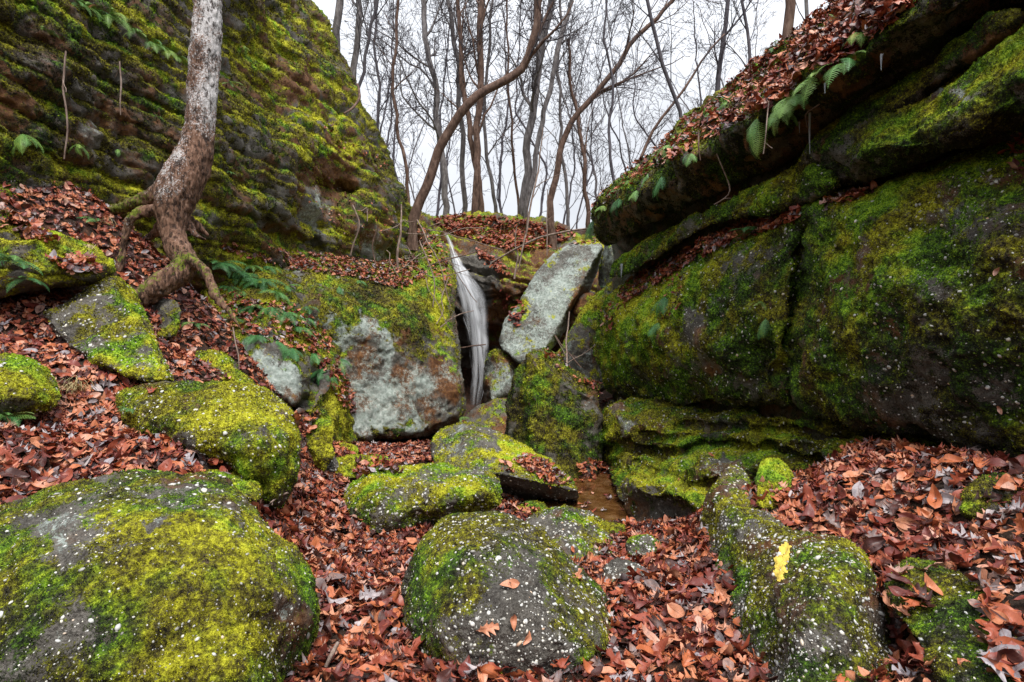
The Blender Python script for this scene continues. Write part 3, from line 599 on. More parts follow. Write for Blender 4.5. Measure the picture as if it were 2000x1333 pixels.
rock('grey', [(1010, 1040), (1024, 1012), (1050, 994), (1090, 985), (1130, 988), (1172, 1008), (1204, 1036), (1226, 1075), (1230, 1115), (1205, 1145), (1130, 1150), (1040, 1100)],
     pts=[(1100, 990, 4.9), (1190, 1025, 4.7), (1050, 1010, 4.7), (1130, 1060, 4.0), (1220, 1110, 3.85), (1160, 1130, 3.6), (1040, 1080, 3.9)],
     comp=0.6, R=0.26, rp=60, thick=.8, step=2.6, noise=((1.5, .04), (5, .02), (14, .009), (34, .004)), moss=.30, tint=.36, brown=.3, up=.25, peb=.5, pebn=1.5, blobs=[(1160, 1070, 50, 40, 'moss', .2), (1150, 1020, 80, 12, 'tint', .2)],
     label='grey pebbly boulder behind the right shoulder of the dark round boulder', cat='boulder')
rock('knob', [(998, 1000), (1010, 984), (1034, 980), (1062, 984), (1072, 1000), (1060, 1020), (1010, 1024)], pts=[(1030, 985, 5.3), (1030, 1015, 5.0)], R=.12, rp=16, thick=.35, step=2.6, moss=.5, tint=.45,
     label='small mossy rock just behind the grey pebbly boulder', cat='rock', name='rock')
rock('lowr', [(1120, 992), (1150, 994), (1200, 1020), (1212, 1036), (1204, 1050), (1160, 1030), (1120, 1012)], pts=[(1150, 1000, 5.5), (1200, 1035, 5.3)], R=.1, rp=10, thick=.3, step=2.6, moss=.5, tint=.4,
     label='thin low mossy rock at the near edge of the stream', cat='rock', name='rock')
small = [('s1', (1262, 1082), 52, 36, 3.72, dict(moss=.2, tint=.35, peb=.5, pebn=1.6), 'small pebbly grey rock on the path beside the grey boulder'),
         ('s2', (1306, 1062), 24, 26, 4.0, dict(moss=.4, tint=.3, peb=.3, pebn=1.), 'small dark mossy stone at the mouth of the cave'),
         ('s3', (1354, 1056), 34, 32, 3.95, dict(moss=.4, tint=.3, peb=.2, pebn=.6), 'small mossy stone against the left side of the boulder with the yellow blaze'),
         ('s4', (1218, 1120), 54, 28, 3.12, dict(moss=-.1, tint=.3, peb=.4, pebn=1.2, lichen=.2), 'pale grey pebbly stone at the right edge of the dark round boulder'),
         ('s5', (1572, 972), 22, 28, 3.2, dict(moss=.55, tint=.45, peb=.1, pebn=.3), 'small dark mossy stone right of the bright yellow-green rock'),
         ('s6', (325, 612), 40, 30, 5.45, dict(moss=.25, tint=.42, lichen=.25), 'small grey-green rock under the arching tree root'),
         ('s7', (627, 858), 36, 42, 5.2, dict(moss=.55, tint=.55, brown=.3), 'rounded mossy stone beside the large moss-topped boulder'),
         ('s8', (585, 836), 30, 32, 6.4, dict(moss=.5, tint=.5, brown=.3), 'mossy stone topped with red leaves above the rounded mossy stone'),
         ('s9', (640, 902), 28, 16, 5.3, dict(moss=-.2, tint=.3, peb=.8, pebn=2.), 'tiny stone dotted with white pebbles below the rounded mossy stone'),
         ('s10', (705, 912), 62, 26, 5.5, dict(moss=.5, tint=.6, peb=.2, pebn=.5), 'low yellow-green rock partly buried by leaves behind the flat-topped boulder'),
         ('s11', (678, 882), 26, 20, 6.6, dict(moss=.6, tint=.62), 'tiny bright mossy stone at the base of the lichen-patched rock'),
         ('s12', (1775, 930), 34, 26, 3.25, dict(moss=.5, tint=.28, peb=.2, pebn=.6), 'dark mossy stone half hidden in the leaves near the top of the right bank'),
         ('s13', (1950, 962), 76, 44, 2.5, dict(moss=.6, tint=.32, peb=.1, pebn=.3), 'low mossy rock in the leaves at the right edge of the picture'),
         ('s14', (832, 884), 26, 14, 7.7, dict(moss=.3, tint=.45), 'tiny stone at the left tip of the wedge-shaped rock'),
         ('s15', (735, 893), 30, 13, 6.7, dict(moss=.6, tint=.66), 'small bright green cushion-like rock in the leaves below the lichen-patched rock'),
         ('s16', (1188, 1028), 36, 16, 4.3, dict(moss=.6, tint=.35), 'narrow mossy stone at the corner of the stream'),
         ('s17', (-40, 868), 62, 26, 2.9, dict(moss=.5, tint=.6), 'corner of a mossy rock under the leaves at the left edge')]
for key, (cx, cy), rx, ry, d, kw, lab in small:
    an = np.linspace(0, 2*np.pi, 11)[:-1]+.2
    ro = 1+.16*np.sin(an*2+cx)+.08*np.sin(an*3+cy)
    ol = [(cx+rx*r*math.cos(a), cy+ry*r*math.sin(a)+(ry*.5 if math.sin(a) > .3 else 0)) for a, r in zip(an, ro)]
    rd = rx*d/F*.8
    rock(key, ol, pts=[(cx-rx, cy, d+rd*.5), (cx, cy-ry, d+rd*1.1), (cx+rx, cy, d+rd*.4), (cx, cy+ry, d)], R=rd*.6, rp=min(rx, ry)*.9, thick=rd*1.3, step=2.6, noise=((3, .02), (9, .012), (26, .005)), label=lab, cat='rock', name='rock', jit=2., **kw)

rock('dark', [(772, 1172), (788, 1108), (812, 1060), (846, 1016), (884, 996), (935, 990), (985, 998), (1030, 1016), (1085, 1056), (1140, 1100), (1188, 1160), (1214, 1215), (1222, 1262), (1200, 1320), (1120, 1390), (980, 1410), (860, 1380), (795, 1290), (772, 1230)],
     pts=[(880, 1000, 3.5), (985, 1000, 3.5), (1085, 1060, 3.2), (800, 1120, 3.05), (930, 1080, 2.8), (1050, 1130, 2.65), (1190, 1180, 2.75), (1000, 1230, 2.25), (880, 1220, 2.35), (1140, 1250, 2.25), (1000, 1340, 2.12), (830, 1270, 2.4), (1180, 1320, 2.15)],
     comp=0.45, R=0.36, rp=150, thick=0.8, step=2.6, noise=((1.6, .03), (5, .014), (14, .006), (36, .0028)), moss=.56, tint=.27, brown=.30, up=.18, tup=.12, peb=.22, pebn=1.05, size=.8,
     blobs=[(1020, 1170, 60, 90, 'moss', -.75), (940, 1230, 110, 40, 'moss', -.55), (1030, 1220, 50, 60, 'moss', -.3), (1000, 1310, 120, 40, 'moss', -.4), (1120, 1170, 70, 80, 'moss', .28), (1120, 1170, 80, 90, 'tint', .05), (870, 1150, 70, 60, 'moss', .15), (850, 1060, 60, 50, 'tint', .12), (1150, 1100, 40, 90, 'tint', .12)],
     label='dark round boulder speckled with white pebbles in the centre foreground', cat='boulder')
rock('blaze', [(1362, 1075), (1366, 1020), (1378, 975), (1394, 935), (1418, 912), (1446, 910), (1464, 930), (1470, 965), (1478, 985), (1505, 1008), (1545, 1028), (1580, 1040), (1620, 1046), (1660, 1062), (1700, 1105), (1728, 1165), (1750, 1235), (1762, 1330), (1760, 1420), (1500, 1430), (1450, 1320), (1412, 1220), (1378, 1140)],
     pts=[(1400, 930, 3.6), (1440, 915, 3.8), (1455, 985, 3.2), (1540, 1035, 2.6), (1650, 1065, 2.25), (1375, 1060, 3.35), (1400, 1130, 2.85), (1450, 1270, 2.3), (1450, 1060, 2.8), (1500, 1130, 2.35), (1560, 1250, 1.9), (1680, 1240, 1.85), (1600, 1130, 2.08), (1740, 1250, 1.95), (1700, 1110, 2.1), (1520, 1380, 1.85), (1640, 1380, 1.72)],
     R=0.24, rp=70, thick=.6, step=2.6, noise=((1.6, .03), (5, .018), (14, .008), (36, .0032)), moss=.42, tint=.27, brown=.45, up=.18, tup=.14, peb=.5, pebn=1.25, size=.85,
     blobs=[(1650, 1250, 80, 80, 'moss', .05), (1400, 1080, 40, 90, 'moss', .12), (1700, 1110, 30, 50, 'moss', .4), (1700, 1110, 30, 50, 'tint', .25), (1600, 1330, 110, 50, 'moss', .15), (1420, 950, 50, 30, 'moss', -.2)],
     label='long pebbly boulder with a dab of yellow paint at the right of the path', cat='boulder')
rock('yellow', [(1472, 950), (1480, 918), (1496, 899), (1516, 891), (1536, 903), (1552, 932), (1560, 965), (1552, 990), (1500, 1000), (1474, 985)], pts=[(1490, 930, 3.5), (1515, 900, 3.7), (1540, 930, 3.5), (1515, 980, 3.2)],
     R=.08, rp=26, thick=.22, step=2.6, noise=((2, .03), (8, .012), (26, .004)), moss=.60, tint=.60, peb=.1, pebn=.25, label='small bright yellow-green mossy rock behind the boulder with the yellow paint', cat='rock', name='rock', jit=2.5)
rock('bankrock', [(1725, 1120), (1760, 1088), (1840, 1090), (1915, 1130), (1965, 1200), (2000, 1280), (2030, 1380), (1880, 1420), (1815, 1310), (1765, 1220), (1728, 1170)], pts=[(1770, 1110, 2.11), (1860, 1160, 1.92), (1930, 1260, 1.62), (1860, 1260, 1.65), (1960, 1360, 1.44), (1780, 1170, 1.98)],
     R=.06, rp=40, thick=.3, step=2.6, noise=((3, .02), (9, .012), (26, .005)), moss=.5, tint=.18, green=.05, peb=.3, pebn=.7, label='dark green mossy rock half buried in the leaves at the lower right corner', cat='rock', name='rock')
rock('fore', [(-300, 1060), (-150, 1010), (-40, 992), (40, 968), (100, 944), (165, 926), (235, 914), (320, 908), (400, 916), (440, 930), (475, 952), (505, 992), (545, 1032), (585, 1075), (615, 1120), (634, 1165), (630, 1215), (612, 1270), (590, 1340), (560, 1460), (-300, 1480)],
     pts=[(-100, 1010, 2.45), (100, 950, 2.6), (300, 912, 2.85), (440, 935, 2.8), (560, 1050, 2.55), (620, 1150, 2.4), (50, 1050, 2.0), (250, 1010, 2.15), (420, 1060, 2.1), (520, 1150, 2.05), (100, 1180, 1.62), (300, 1180, 1.7), (450, 1250, 1.75), (580, 1280, 2.1), (0, 1320, 1.42), (250, 1330, 1.45), (480, 1360, 1.6), (600, 1400, 1.95)],
     comp=0.55, R=0.32, rp=170, thick=1.2, step=2.7, noise=((1.5, .035), (4.5, .02), (12, .009), (34, .004)), moss=.58, tint=.27, green=.015, brown=.35, up=.12, tup=.12, lichen=.0, peb=.3, pebn=.55, size=.85,
     blobs=[(110, 1010, 90, 60, 'lichen', .85), (90, 1070, 60, 50, 'lichen', .55), (130, 1030, 90, 45, 'moss', -.5), (315, 1018, 18, 12, 'lichen', 1.3), (315, 1018, 18, 12, 'moss', -1.), (565, 1195, 34, 26, 'lichen', .9), (565, 1195, 36, 28, 'moss', -.6), (120, 1130, 140, 90, 'moss', -.08), (220, 930, 60, 12, 'lichen', .8), (220, 930, 60, 12, 'moss', -.25),
            (480, 1050, 90, 80, 'tint', .28), (300, 1040, 80, 50, 'tint', .12), (560, 1130, 50, 60, 'tint', .12), (100, 1240, 160, 100, 'tint', -.14), (300, 1220, 120, 80, 'tint', -.05), (60, 1190, 60, 40, 'lichen', .35), (440, 950, 60, 14, 'tint', .15)],
     label='huge mossy boulder filling the lower left foreground', cat='boulder')
rock('sliver', [(350, 925), (372, 906), (420, 902), (470, 912), (505, 940), (515, 965), (500, 990), (440, 975), (380, 950)], pts=[(380, 910, 3.20), (500, 950, 3.10), (440, 960, 2.95)], R=.1, rp=22, thick=.3, step=2.6, moss=.55, tint=.5, peb=.2, pebn=.8,
     label='low mossy rock peeking out just behind the huge foreground boulder', cat='rock', name='rock')
rock('second', [(222, 775), (245, 758), (300, 748), (370, 744), (440, 750), (500, 756), (540, 772), (566, 792), (576, 822), (586, 862), (592, 905), (584, 945), (562, 978), (540, 998), (515, 992), (480, 960), (430, 920), (330, 885), (262, 850), (232, 812)],
     pts=[(240, 775, 3.96), (370, 750, 4.14), (500, 762, 4.05), (560, 800, 3.87), (350, 830, 3.43), (450, 830, 3.39), (520, 850, 3.34), (580, 900, 3.52), (430, 910, 3.21), (530, 960, 3.30), (570, 960, 3.43)],
     comp=0.5, R=0.3, rp=80, thick=1.1, step=2.6, noise=((1.5, .04), (4.5, .022), (12, .010), (34, .004)), moss=.55, tint=.43, brown=.2, up=.2, tup=.15, peb=.25, pebn=.7,
     blobs=[(400, 830, 60, 30, 'tint', .1), (450, 835, 50, 26, 'tint', -.12), (330, 800, 70, 30, 'tint', -.1), (540, 810, 30, 40, 'lichen', .6), (540, 810, 30, 40, 'moss', -.3), (560, 900, 40, 60, 'tint', -.1), (490, 775, 60, 14, 'lichen', .6)],
     label='large moss-topped boulder left of centre above the huge foreground boulder', cat='boulder')
rock('triangle', [(72, 612), (105, 594), (150, 568), (195, 544), (222, 536), (242, 546), (262, 572), (285, 615), (308, 660), (330, 700), (346, 738), (320, 752), (260, 742), (200, 720), (150, 690), (100, 652)],
     facets=[[(90, 620, 4.45), (222, 545, 4.8), (250, 730, 3.95), (330, 735, 4.15)], [(222, 540, 4.85), (262, 600, 4.7), (340, 735, 4.15), (300, 600, 5.3)]],
     R=.12, rp=14, thick=.8, step=2.6, noise=((1.6, .05), (5, .028), (13, .012), (32, .005)), moss=.42, tint=.42, brown=.2, up=.3, peb=.25, pebn=.8, lichen=.0,
     blobs=[(262, 590, 20, 50, 'tint', .5), (310, 665, 16, 60, 'tint', .45), (262, 590, 30, 60, 'moss', .3), (310, 670, 24, 60, 'moss', .3), (270, 700, 60, 30, 'moss', -.35), (180, 590, 50, 30, 'tint', .1)],
     label='steep wedge-shaped mossy rock with a bright green right edge on the leafy slope', cat='rock', name='boulder')
rock('midleft', [(-200, 420), (-60, 405), (20, 405), (70, 432), (120, 450), (175, 470), (210, 494), (224, 525), (205, 548), (150, 566), (60, 575), (-60, 600), (-200, 600)],
     pts=[(-100, 410, 4.70), (20, 410, 4.89), (120, 455, 5.17), (200, 490, 5.36), (30, 490, 4.56), (120, 510, 4.79), (200, 540, 5.08), (60, 570, 4.51), (-100, 560, 4.23)],
     comp=0.6, R=0.25, rp=50, thick=.9, step=2.8, noise=((1.6, .05), (5, .03), (13, .014), (32, .005)), moss=.52, tint=.44, brown=.3, up=.3, peb=.08, strata=[(.3, .04, .1, 0)],
     blobs=[(100, 445, 60, 20, 'tint', .25), (170, 480, 40, 30, 'tint', .15), (30, 540, 40, 20, 'moss', -.5)], label='broad mossy rock at the left edge below the cliff', cat='rock', name='boulder')
rock('farleft', [(-160, 700), (-60, 684), (10, 686), (60, 696), (98, 716), (114, 748), (114, 785), (96, 806), (50, 812), (-60, 815), (-160, 810)], pts=[(-100, 700, 3.5), (20, 695, 3.8), (100, 730, 3.8), (30, 750, 3.35), (90, 790, 3.45), (0, 800, 3.2)],
     comp=0.6, R=0.22, rp=60, thick=.5, step=2.6, noise=((1.6, .03), (5, .02), (13, .01), (32, .004)), moss=.6, tint=.66, up=.15, peb=.1, pebn=.3, blobs=[(30, 790, 80, 20, 'tint', -.3)], label='yellow-green mossy boulder at the left edge surrounded by leaves', cat='boulder')
rock('mossy2', [(358, 730), (366, 702), (384, 686), (408, 681), (432, 690), (456, 712), (480, 736), (520, 762), (500, 785), (420, 775), (364, 755)], pts=[(400, 690, 5.5), (450, 715, 5.4), (390, 745, 5.0), (500, 765, 5.1)], R=.12, rp=20, thick=.5, step=2.6, moss=.5, tint=.5, peb=.2, pebn=.6,
     label='small peaked mossy rock just behind the moss-topped boulder', cat='rock', name='rock')

# yellow paint blaze: a skin of paint lying on the boulder
def skin(key, poly, off, name, mat, label=None):
    r = ROCKS[key]; Q = r['Q']; c = r['X'][Q].mean(1)
    j = np.c_[c/9., np.zeros(len(c))]; cj = c+np.c_[fbm(j, 1, 2), fbm(j+9, 1, 2)]*3.5
    q = Q[inside(cj, np.asarray(poly, float))]; u = np.unique(q); m = np.full(len(r['P']), -1); m[u] = np.arange(len(u))
    P = r['P'][u]+r['n'][u]*off
    P = P+r['n'][u]*(np.maximum(perlin(P*120), -.3)*.0022)[:, None]
    o = mk(name, P, m[q], mat, r['o']); return tag(o, label)
skin('blaze', [(1520, 1066), (1536, 1060), (1547, 1066), (1541, 1082), (1533, 1096), (1529, 1115), (1521, 1136), (1513, 1133), (1509, 1118), (1512, 1098), (1517, 1082)], .0025, 'paint_blaze', M_BLAZE)

# ------------------------------------------------------------------ GROUND
G = [(1000, 1333, 2.1), (1350, 1333, 2.12), (620, 1333, 2.02), (1250, 1150, 3.05), (1300, 1080, 3.8), (1250, 1052, 4.25), (650, 1200, 2.6), (620, 1050, 3.7), (640, 960, 4.8), (720, 880, 7.3), (850, 872, 8.3),
     (1180, 1000, 6.4), (1150, 965, 7.1), (1230, 1015, 6.1), (1120, 945, 7.7), (1150, 920, 8.1), (950, 860, 10.5), (1000, 1000, 5.2),
     (0, 950, 2.6), (-150, 900, 2.5), (150, 900, 3.0), (250, 855, 3.6), (430, 893, 3.5), (100, 800, 3.75), (100, 700, 4.15), (220, 752, 4.1), (150, 715, 4.1), (0, 640, 4.4), (60, 590, 4.7), (0, 568, 4.9), (0, 388, 5.35), (180, 405, 6.1), (210, 412, 6.3),
     (240, 540, 5.8), (300, 520, 6.2), (400, 600, 6.3), (370, 680, 5.7), (450, 700, 6.1), (500, 775, 5.5), (600, 900, 5.6), (560, 812, 6.4), (-300, 380, 4.3), (-300, 900, 2.3),
     (1500, 1010, 3.2), (1600, 930, 3.55), (1740, 878, 3.8), (1900, 900, 3.1), (2000, 930, 2.8), (2000, 1150, 1.95), (1800, 1050, 2.6), (1700, 1085, 2.6), (1740, 1180, 2.25), (1850, 1300, 1.75), (2100, 1333, 1.55), (1770, 1333, 1.95), (1430, 985, 3.7), (1395, 1100, 3.2)]
gp = [tuple(U(*g)) for g in G]
gp += [*[tuple(U(*g)) for g in [(720, 1088, 3.9), (800, 1042, 4.3), (640, 1020, 4.1), (690, 872, 8.7), (640, 884, 7.6), (560, 850, 8.2), (480, 800, 8.6), (800, 885, 10.5), (700, 885, 10.5), (1600, 960, 4.5), (1750, 925, 4.3), (1900, 935, 3.5), (1480, 1010, 4.6), (1420, 1020, 4.6), (2050, 960, 3.0)]],
       (0, -3, .0), (-4, -3, .9), (4, -3, 1.), (0, .5, .05), (-2.2, .3, .6), (2.2, .3, .55), (-8, 4, 5.), (-9, 9, 6.5), (-8, 14, 6.5), (-6, 18, 5.8), (0, 19.5, 5.1), (4, 18, 5.0), (7, 14, 5.0), (6, 8, 4.6), (6.5, 3, 4.), (0, 15.5, -.4), (-2, 13, .2), (2.3, 13, .0), (0, 11, -.5), (-15, 8, 7.5), (-14, 20, 6.8), (14, 8, 6.5), (14, 20, 6.), (0, 26, 5.3), (-1, 18, -.3), (1.2, 17.8, -.3), (-2.5, 16.3, -.3), (-8, -8, 2.), (8, -8, 2.)]
gp = np.array(gp)
GR = RBF(gp[:, :2], gp[:, 2], .25)
def gz(x, y):
    x = np.asarray(x, float); y = np.asarray(y, float)
    xc = np.clip(x, -18, 18); yc = np.clip(y, -10, 28); q = np.c_[xc, yc]
    z = GR(q)
    far = sstep(24, 34, y)+sstep(13, 20, np.abs(x)); far = np.clip(far, 0, 1)
    z = z*(1-far)+far*(5.6+1.2*perlin(np.c_[x*.03, y*.03, x*0])+.01*np.maximum(y-30, 0))
    p = np.c_[x, y, x*0]
    wz = sstep(1.0, .4, np.hypot((x-1.15)/1.3, (y-6.7)/1.4))
    return z+(.05*perlin(p*1.1)+.03*perlin(p*3.2+4)+.012*perlin(p*9))*(1-wz)-wz*.12
def axis(a, b, st, far):
    c = list(np.arange(a, b, st)); s = st; v = b
    while v < far: v += s; s *= 1.18; c.append(v)
    s = st; v = a
    while v > -far: v -= s; s *= 1.18; c.insert(0, v)
    return np.array(c)
ax = axis(-6.5, 4.5, .05, 260); ay = axis(.4, 13, .055, 320)
gx, gy = np.meshgrid(ax, ay); zz = gz(gx.ravel(), gy.ravel())
TP = np.c_[gx.ravel(), gy.ravel(), zz]
I = np.arange(len(TP)).reshape(gx.shape)
TQ = np.stack([I[:-1, :-1], I[:-1, 1:], I[1:, 1:], I[1:, :-1]], -1).reshape(-1, 4)
tag(mk('ground', TP, TQ, M_SOIL, origin=(0, 0, 0)), kind='structure')
tn, _ = vnormals(TP, TQ)
fx = np.arange(-6.5, 4.5, .022); fy = np.arange(1.1, 13, .03); a, b = np.meshgrid(fx, fy)
q = np.c_[a.ravel(), b.ravel(), gz(a.ravel(), b.ravel())]
splat(q, np.tile([0, 0, 1.], (len(q), 1)), 999)
m_ = ZB > 1e8
# stream
wx, wy = np.meshgrid(np.linspace(.3, 2.2, 40), np.linspace(5.2, 8.6, 60))
Wz = -1.86+CAMZ
wp = np.c_[wx.ravel(), wy.ravel(), np.full(wx.size, Wz)]; I = np.arange(wx.size).reshape(wx.shape)
tag(mk('stream', wp, np.stack([I[:-1, :-1], I[:-1, 1:], I[1:, 1:], I[1:, :-1]], -1).reshape(-1, 4), M_STREAM), kind='structure')

# ------------------------------------------------------------------ LEAVES
def leaf_template(kind, seed):
    r = np.random.default_rng(seed); n = 22 if kind == 'oak' else 9
    t = np.linspace(0, 1, n)
    if kind == 'oak':      # red oak: deep pointed lobes swept forward
        env = np.sin(np.pi*np.clip(t*.93+.06, 0, 1))**.7*(.62+.30*t)
        ph = (t*3.6+.25) % 1.0
        tooth = np.where(ph < .62, (ph/.62)**1.4, (1-ph)/.38)
        wl = env*(.25+.75*tooth)*.52; wr = env*(.25+.75*np.roll(tooth, 1))*.52
        wl[0] = wr[0] = .008; wl[1] = wr[1] = .012; wl[2:4] *= .5; wr[2:4] *= .5; wl[-1] = wr[-1] = .012
        sh = .13*tooth*env*1.6
    else:
        w = (np.sin(np.pi*t**.8)**.85)*.25; w[0] = w[-1] = .006; wl = w*r.uniform(.85, 1.1); wr = w*r.uniform(.85, 1.1); sh = t*0+.02
    X = t-.5
    rows = []
    for i in range(n):
        rows += [(X[i]+sh[i], -wl[i], 0, 1, t[i]), (X[i]+sh[i]*.4, -wl[i]*.45, 0, .5, t[i]), (X[i], 0, 0, 0, t[i]), (X[i]+sh[i]*.4, wr[i]*.45, 0, .5, t[i]), (X[i]+sh[i], wr[i], 0, 1, t[i])]
    v = np.array(rows, float)
    # curl
    c1 = r.uniform(-.9, 1.9); c2 = r.uniform(.2, 1.7)*r.choice([1, 1, -1]); c3 = r.uniform(-.8, .8)
    x, y = v[:, 0], v[:, 1]
    z = c1*x*x*.6+c2*y*y*1.3+c3*x*y*1.4+.05*np.sin(x*9+seed)+.04*np.sin(y*17+x*7+seed)-.03*(np.abs(y) < .01)
    P = np.c_[x, y*(1-.16*abs(c2)*np.abs(y)), z]
    I = np.arange(n*5).reshape(n, 5)
    Fq = np.stack([I[:-1, :-1], I[1:, :-1], I[1:, 1:], I[:-1, 1:]], -1).reshape(-1, 4)
    return P, Fq, v[:, 3], v[:, 4]
LT = [leaf_template('oak', s) for s in range(8)]+[leaf_template('beech', s) for s in range(30, 38)]
LT3 = []
for P0, Fq0, rib0, su0 in LT:      # the same leaves with fewer faces, for the carpet
    n0 = len(P0)//5; kp = (np.arange(n0)[:, None]*5+np.array([0, 2, 4])).ravel(); I0 = np.arange(n0*3).reshape(n0, 3)
    LT3.append((P0[kp], np.stack([I0[:-1, :-1], I0[1:, :-1], I0[1:, 1:], I0[:-1, 1:]], -1).reshape(-1, 4), rib0[kp], su0[kp]))
def leaf_lo(seed):
    r = np.random.default_rng(seed); c = r.uniform(-.2, .5)
    P = np.array([(-.5, 0, 0), (-.1, -.26, c*.4), (.05, 0, -.04), (-.1, .26, c*.4), (.3, -.2, c*.5), (.5, 0, c*.6), (.3, .2, c*.5)])
    F_ = np.array([(0, 1, 2, 3), (2, 1, 4, 5), (3, 2, 5, 6)]); return P, F_, np.array([1, 1, 0, 1, 1, .3, 1.]), P[:, 0]+.5
LLO = [leaf_lo(s) for s in range(5)]

def frames(nrm, tilt):
    n = nrm+RNG.normal(size=nrm.shape)*tilt[:, None]; n /= np.linalg.norm(n, axis=1)[:, None]
    r = RNG.normal(size=n.shape); t = np.cross(n, r); t /= np.linalg.norm(t, axis=1)[:, None]
    return np.stack([t, np.cross(n, t), n], 1)   # rows
def leaf_rnd(n): 
    r = RNG.random(n); v = RNG.beta(1.7, 1.5, n)*.85
    v = np.where(r < .12, RNG.uniform(.85, 1, n), v); v = np.where(r > .86, RNG.uniform(0, .14, n), v); return v
def leaves_mesh(name, pos, nrm, size, tilt, rnd, tmpl, origin=None):
    fr = frames(nrm, tilt); T = RNG.integers(0, len(tmpl), len(pos)); V = []; Fs = []; A = []; B = []; C = []; off = 0
    for k, (P, Fq, rib, su) in enumerate(tmpl):
        i = np.where(T == k)[0]
        if not len(i): continue
        v = np.einsum('nv,mvk->mnk', P, fr[i])*size[i][:, None, None]+pos[i][:, None]
        V.append(v.reshape(-1, 3)); Fs.append((Fq[None]+(np.arange(len(i))*len(P))[:, None, None]+off).reshape(-1, Fq.shape[1])); off += len(i)*len(P)
        A.append(np.repeat(rnd[i], len(P))); B.append(np.tile(rib, len(i))); C.append(np.tile(su, len(i)))
    return mk(name, np.vstack(V), np.vstack(Fs), M_LEAF, None, dict(rnd=np.concatenate(A), rib=np.concatenate(B), su=np.concatenate(C)), origin=origin)

# carpet on the ground (world-space scatter)
def carpet(n, x0, x1, y0, y1, lift):
    x = RNG.uniform(x0, x1, n); y = RNG.uniform(y0, y1, n); z = gz(x, y); e = .03
    nn = np.c_[-(gz(x+e, y)-z)/e, -(gz(x, y+e)-z)/e, np.ones(n)]; nn /= np.linalg.norm(nn, axis=1)[:, None]
    p = np.c_[x, y, z]+nn*RNG.uniform(0, lift, n)[:, None]
    px, py, d = project(p); zb, _, zi = zhit(px, py)
    ok = (px > -390) & (px < 2390) & (py > -290) & (py < 1600)
    keep = (d < zb+np.where(y < 5, 1.3, .35)) & ok
    keep &= ~((z < Wz+.03) & (x > .2) & (x < 2.3) & (y > 5) & (y < 8.8))
    return p[keep], nn[keep]
pa, na = carpet(28000, -4.5, 3.4, 1.0, 4.6, .045)
pb, nb_ = carpet(36000, -6.4, 4.2, 4.6, 9.6, .05)
pc, nc = carpet(5000, -5.5, 3, 9.6, 13, .04)
P_ = np.vstack([pa, pb]); N_ = np.vstack([na, nb_])
S_ = RNG.uniform(.055, .125, len(P_))*np.clip(P_[:, 1]/2.6, .5, 1); R_ = leaf_rnd(len(P_))
# the 240 that show largest become things of their own
px, py, d = project(P_+N_*.02); zb, _, zi = zhit(px, py)
vis = (px > 5) & (px < 1995) & (py > 5) & (py < 1330) & (d < zb+.02)
h = P_[:, 2]-gz(P_[:, 0], P_[:, 1])
sc_ = np.where(vis, S_/d*(.6+h*14), 0); big = np.argsort(-sc_)[:240]
P_[big] += N_[big]*.018
rest = np.ones(len(P_), bool); rest[big] = False
tag(leaves_mesh('leaf_litter', P_[rest], N_[rest], S_[rest], np.full(rest.sum(), .25), R_[rest], LT3, (0, 0, 0)), 'carpet of fallen oak and beech leaves over the ground', 'leaf litter', kind='stuff')
tag(leaves_mesh('leaf_litter', pc, nc, RNG.uniform(.08, .15, len(pc)), np.full(len(pc), .35), leaf_rnd(len(pc))*.8, LLO, (0, 0, 0)), 'distant carpet of fallen leaves on the gorge floor', 'leaf litter', kind='stuff')

LCN = [(.10, 'dark brown'), (.26, 'wine red'), (.48, 'rust red'), (.66, 'orange brown'), (.80, 'copper'), (.87, 'pale tan'), (.94, 'dull brown'), (1.01, 'grey')]
LV = [.05, .19, .36, .57, .74, .84, .90, .98]; LMESH = {}
def single_leaf(p, n, size, rv, label, tmpl=None, tilt=.3, grp='fallen leaves in the foreground', yaw=None, name='fallen_leaf'):
    ci = next(i for i, (a, _) in enumerate(LCN) if rv <= a); t = int(RNG.integers(0, 16)) if tmpl is None else tmpl
    if (ci, t) not in LMESH:
        Pm, Fq, rib, su = LT[t]
        LMESH[ci, t] = build_mesh('fallen_leaf', Pm, Fq, M_LEAF, dict(rnd=np.full(len(Pm), LV[ci]), rib=rib, su=su))
    o = bpy.data.objects.new(name, LMESH[ci, t]); col.objects.link(o)
    f = frames(np.array([n], float), np.array([tilt]))[0]
    o.matrix_world = Matrix(((f[0][0]*size, f[1][0]*size, f[2][0]*size, p[0]), (f[0][1]*size, f[1][1]*size, f[2][1]*size, p[1]), (f[0][2]*size, f[1][2]*size, f[2][2]*size, p[2]), (0, 0, 0, 1)))
    kind = 'lobed oak' if t < 8 else 'oval beech'
    tag(o, label or None, 'leaf', grp); return LCN[ci][1], kind, o
for i in big:
    x, y = px[i], py[i]
    if x < 700 and y > 1000 or x < 800 and y > 1150: reg = 'between the huge left boulder and the dark round boulder'
    elif x < 800 and y > 880 and x > 550: reg = 'left of the low flat-topped boulder'
    elif x < 560: reg = 'on the slope above the huge left boulder'
    elif x > 1450: reg = 'on the bank right of the yellow-painted boulder'
    elif y > 1230 and x < 1250: reg = 'at the foot of the dark round boulder'
    else: reg = 'on the path beside the yellow-painted boulder'
    c, k, o = single_leaf(P_[i], N_[i], S_[i]*1.08, R_[i], None, tilt=.38)
    tag(o, f'{c} {k} leaf lying {reg}')

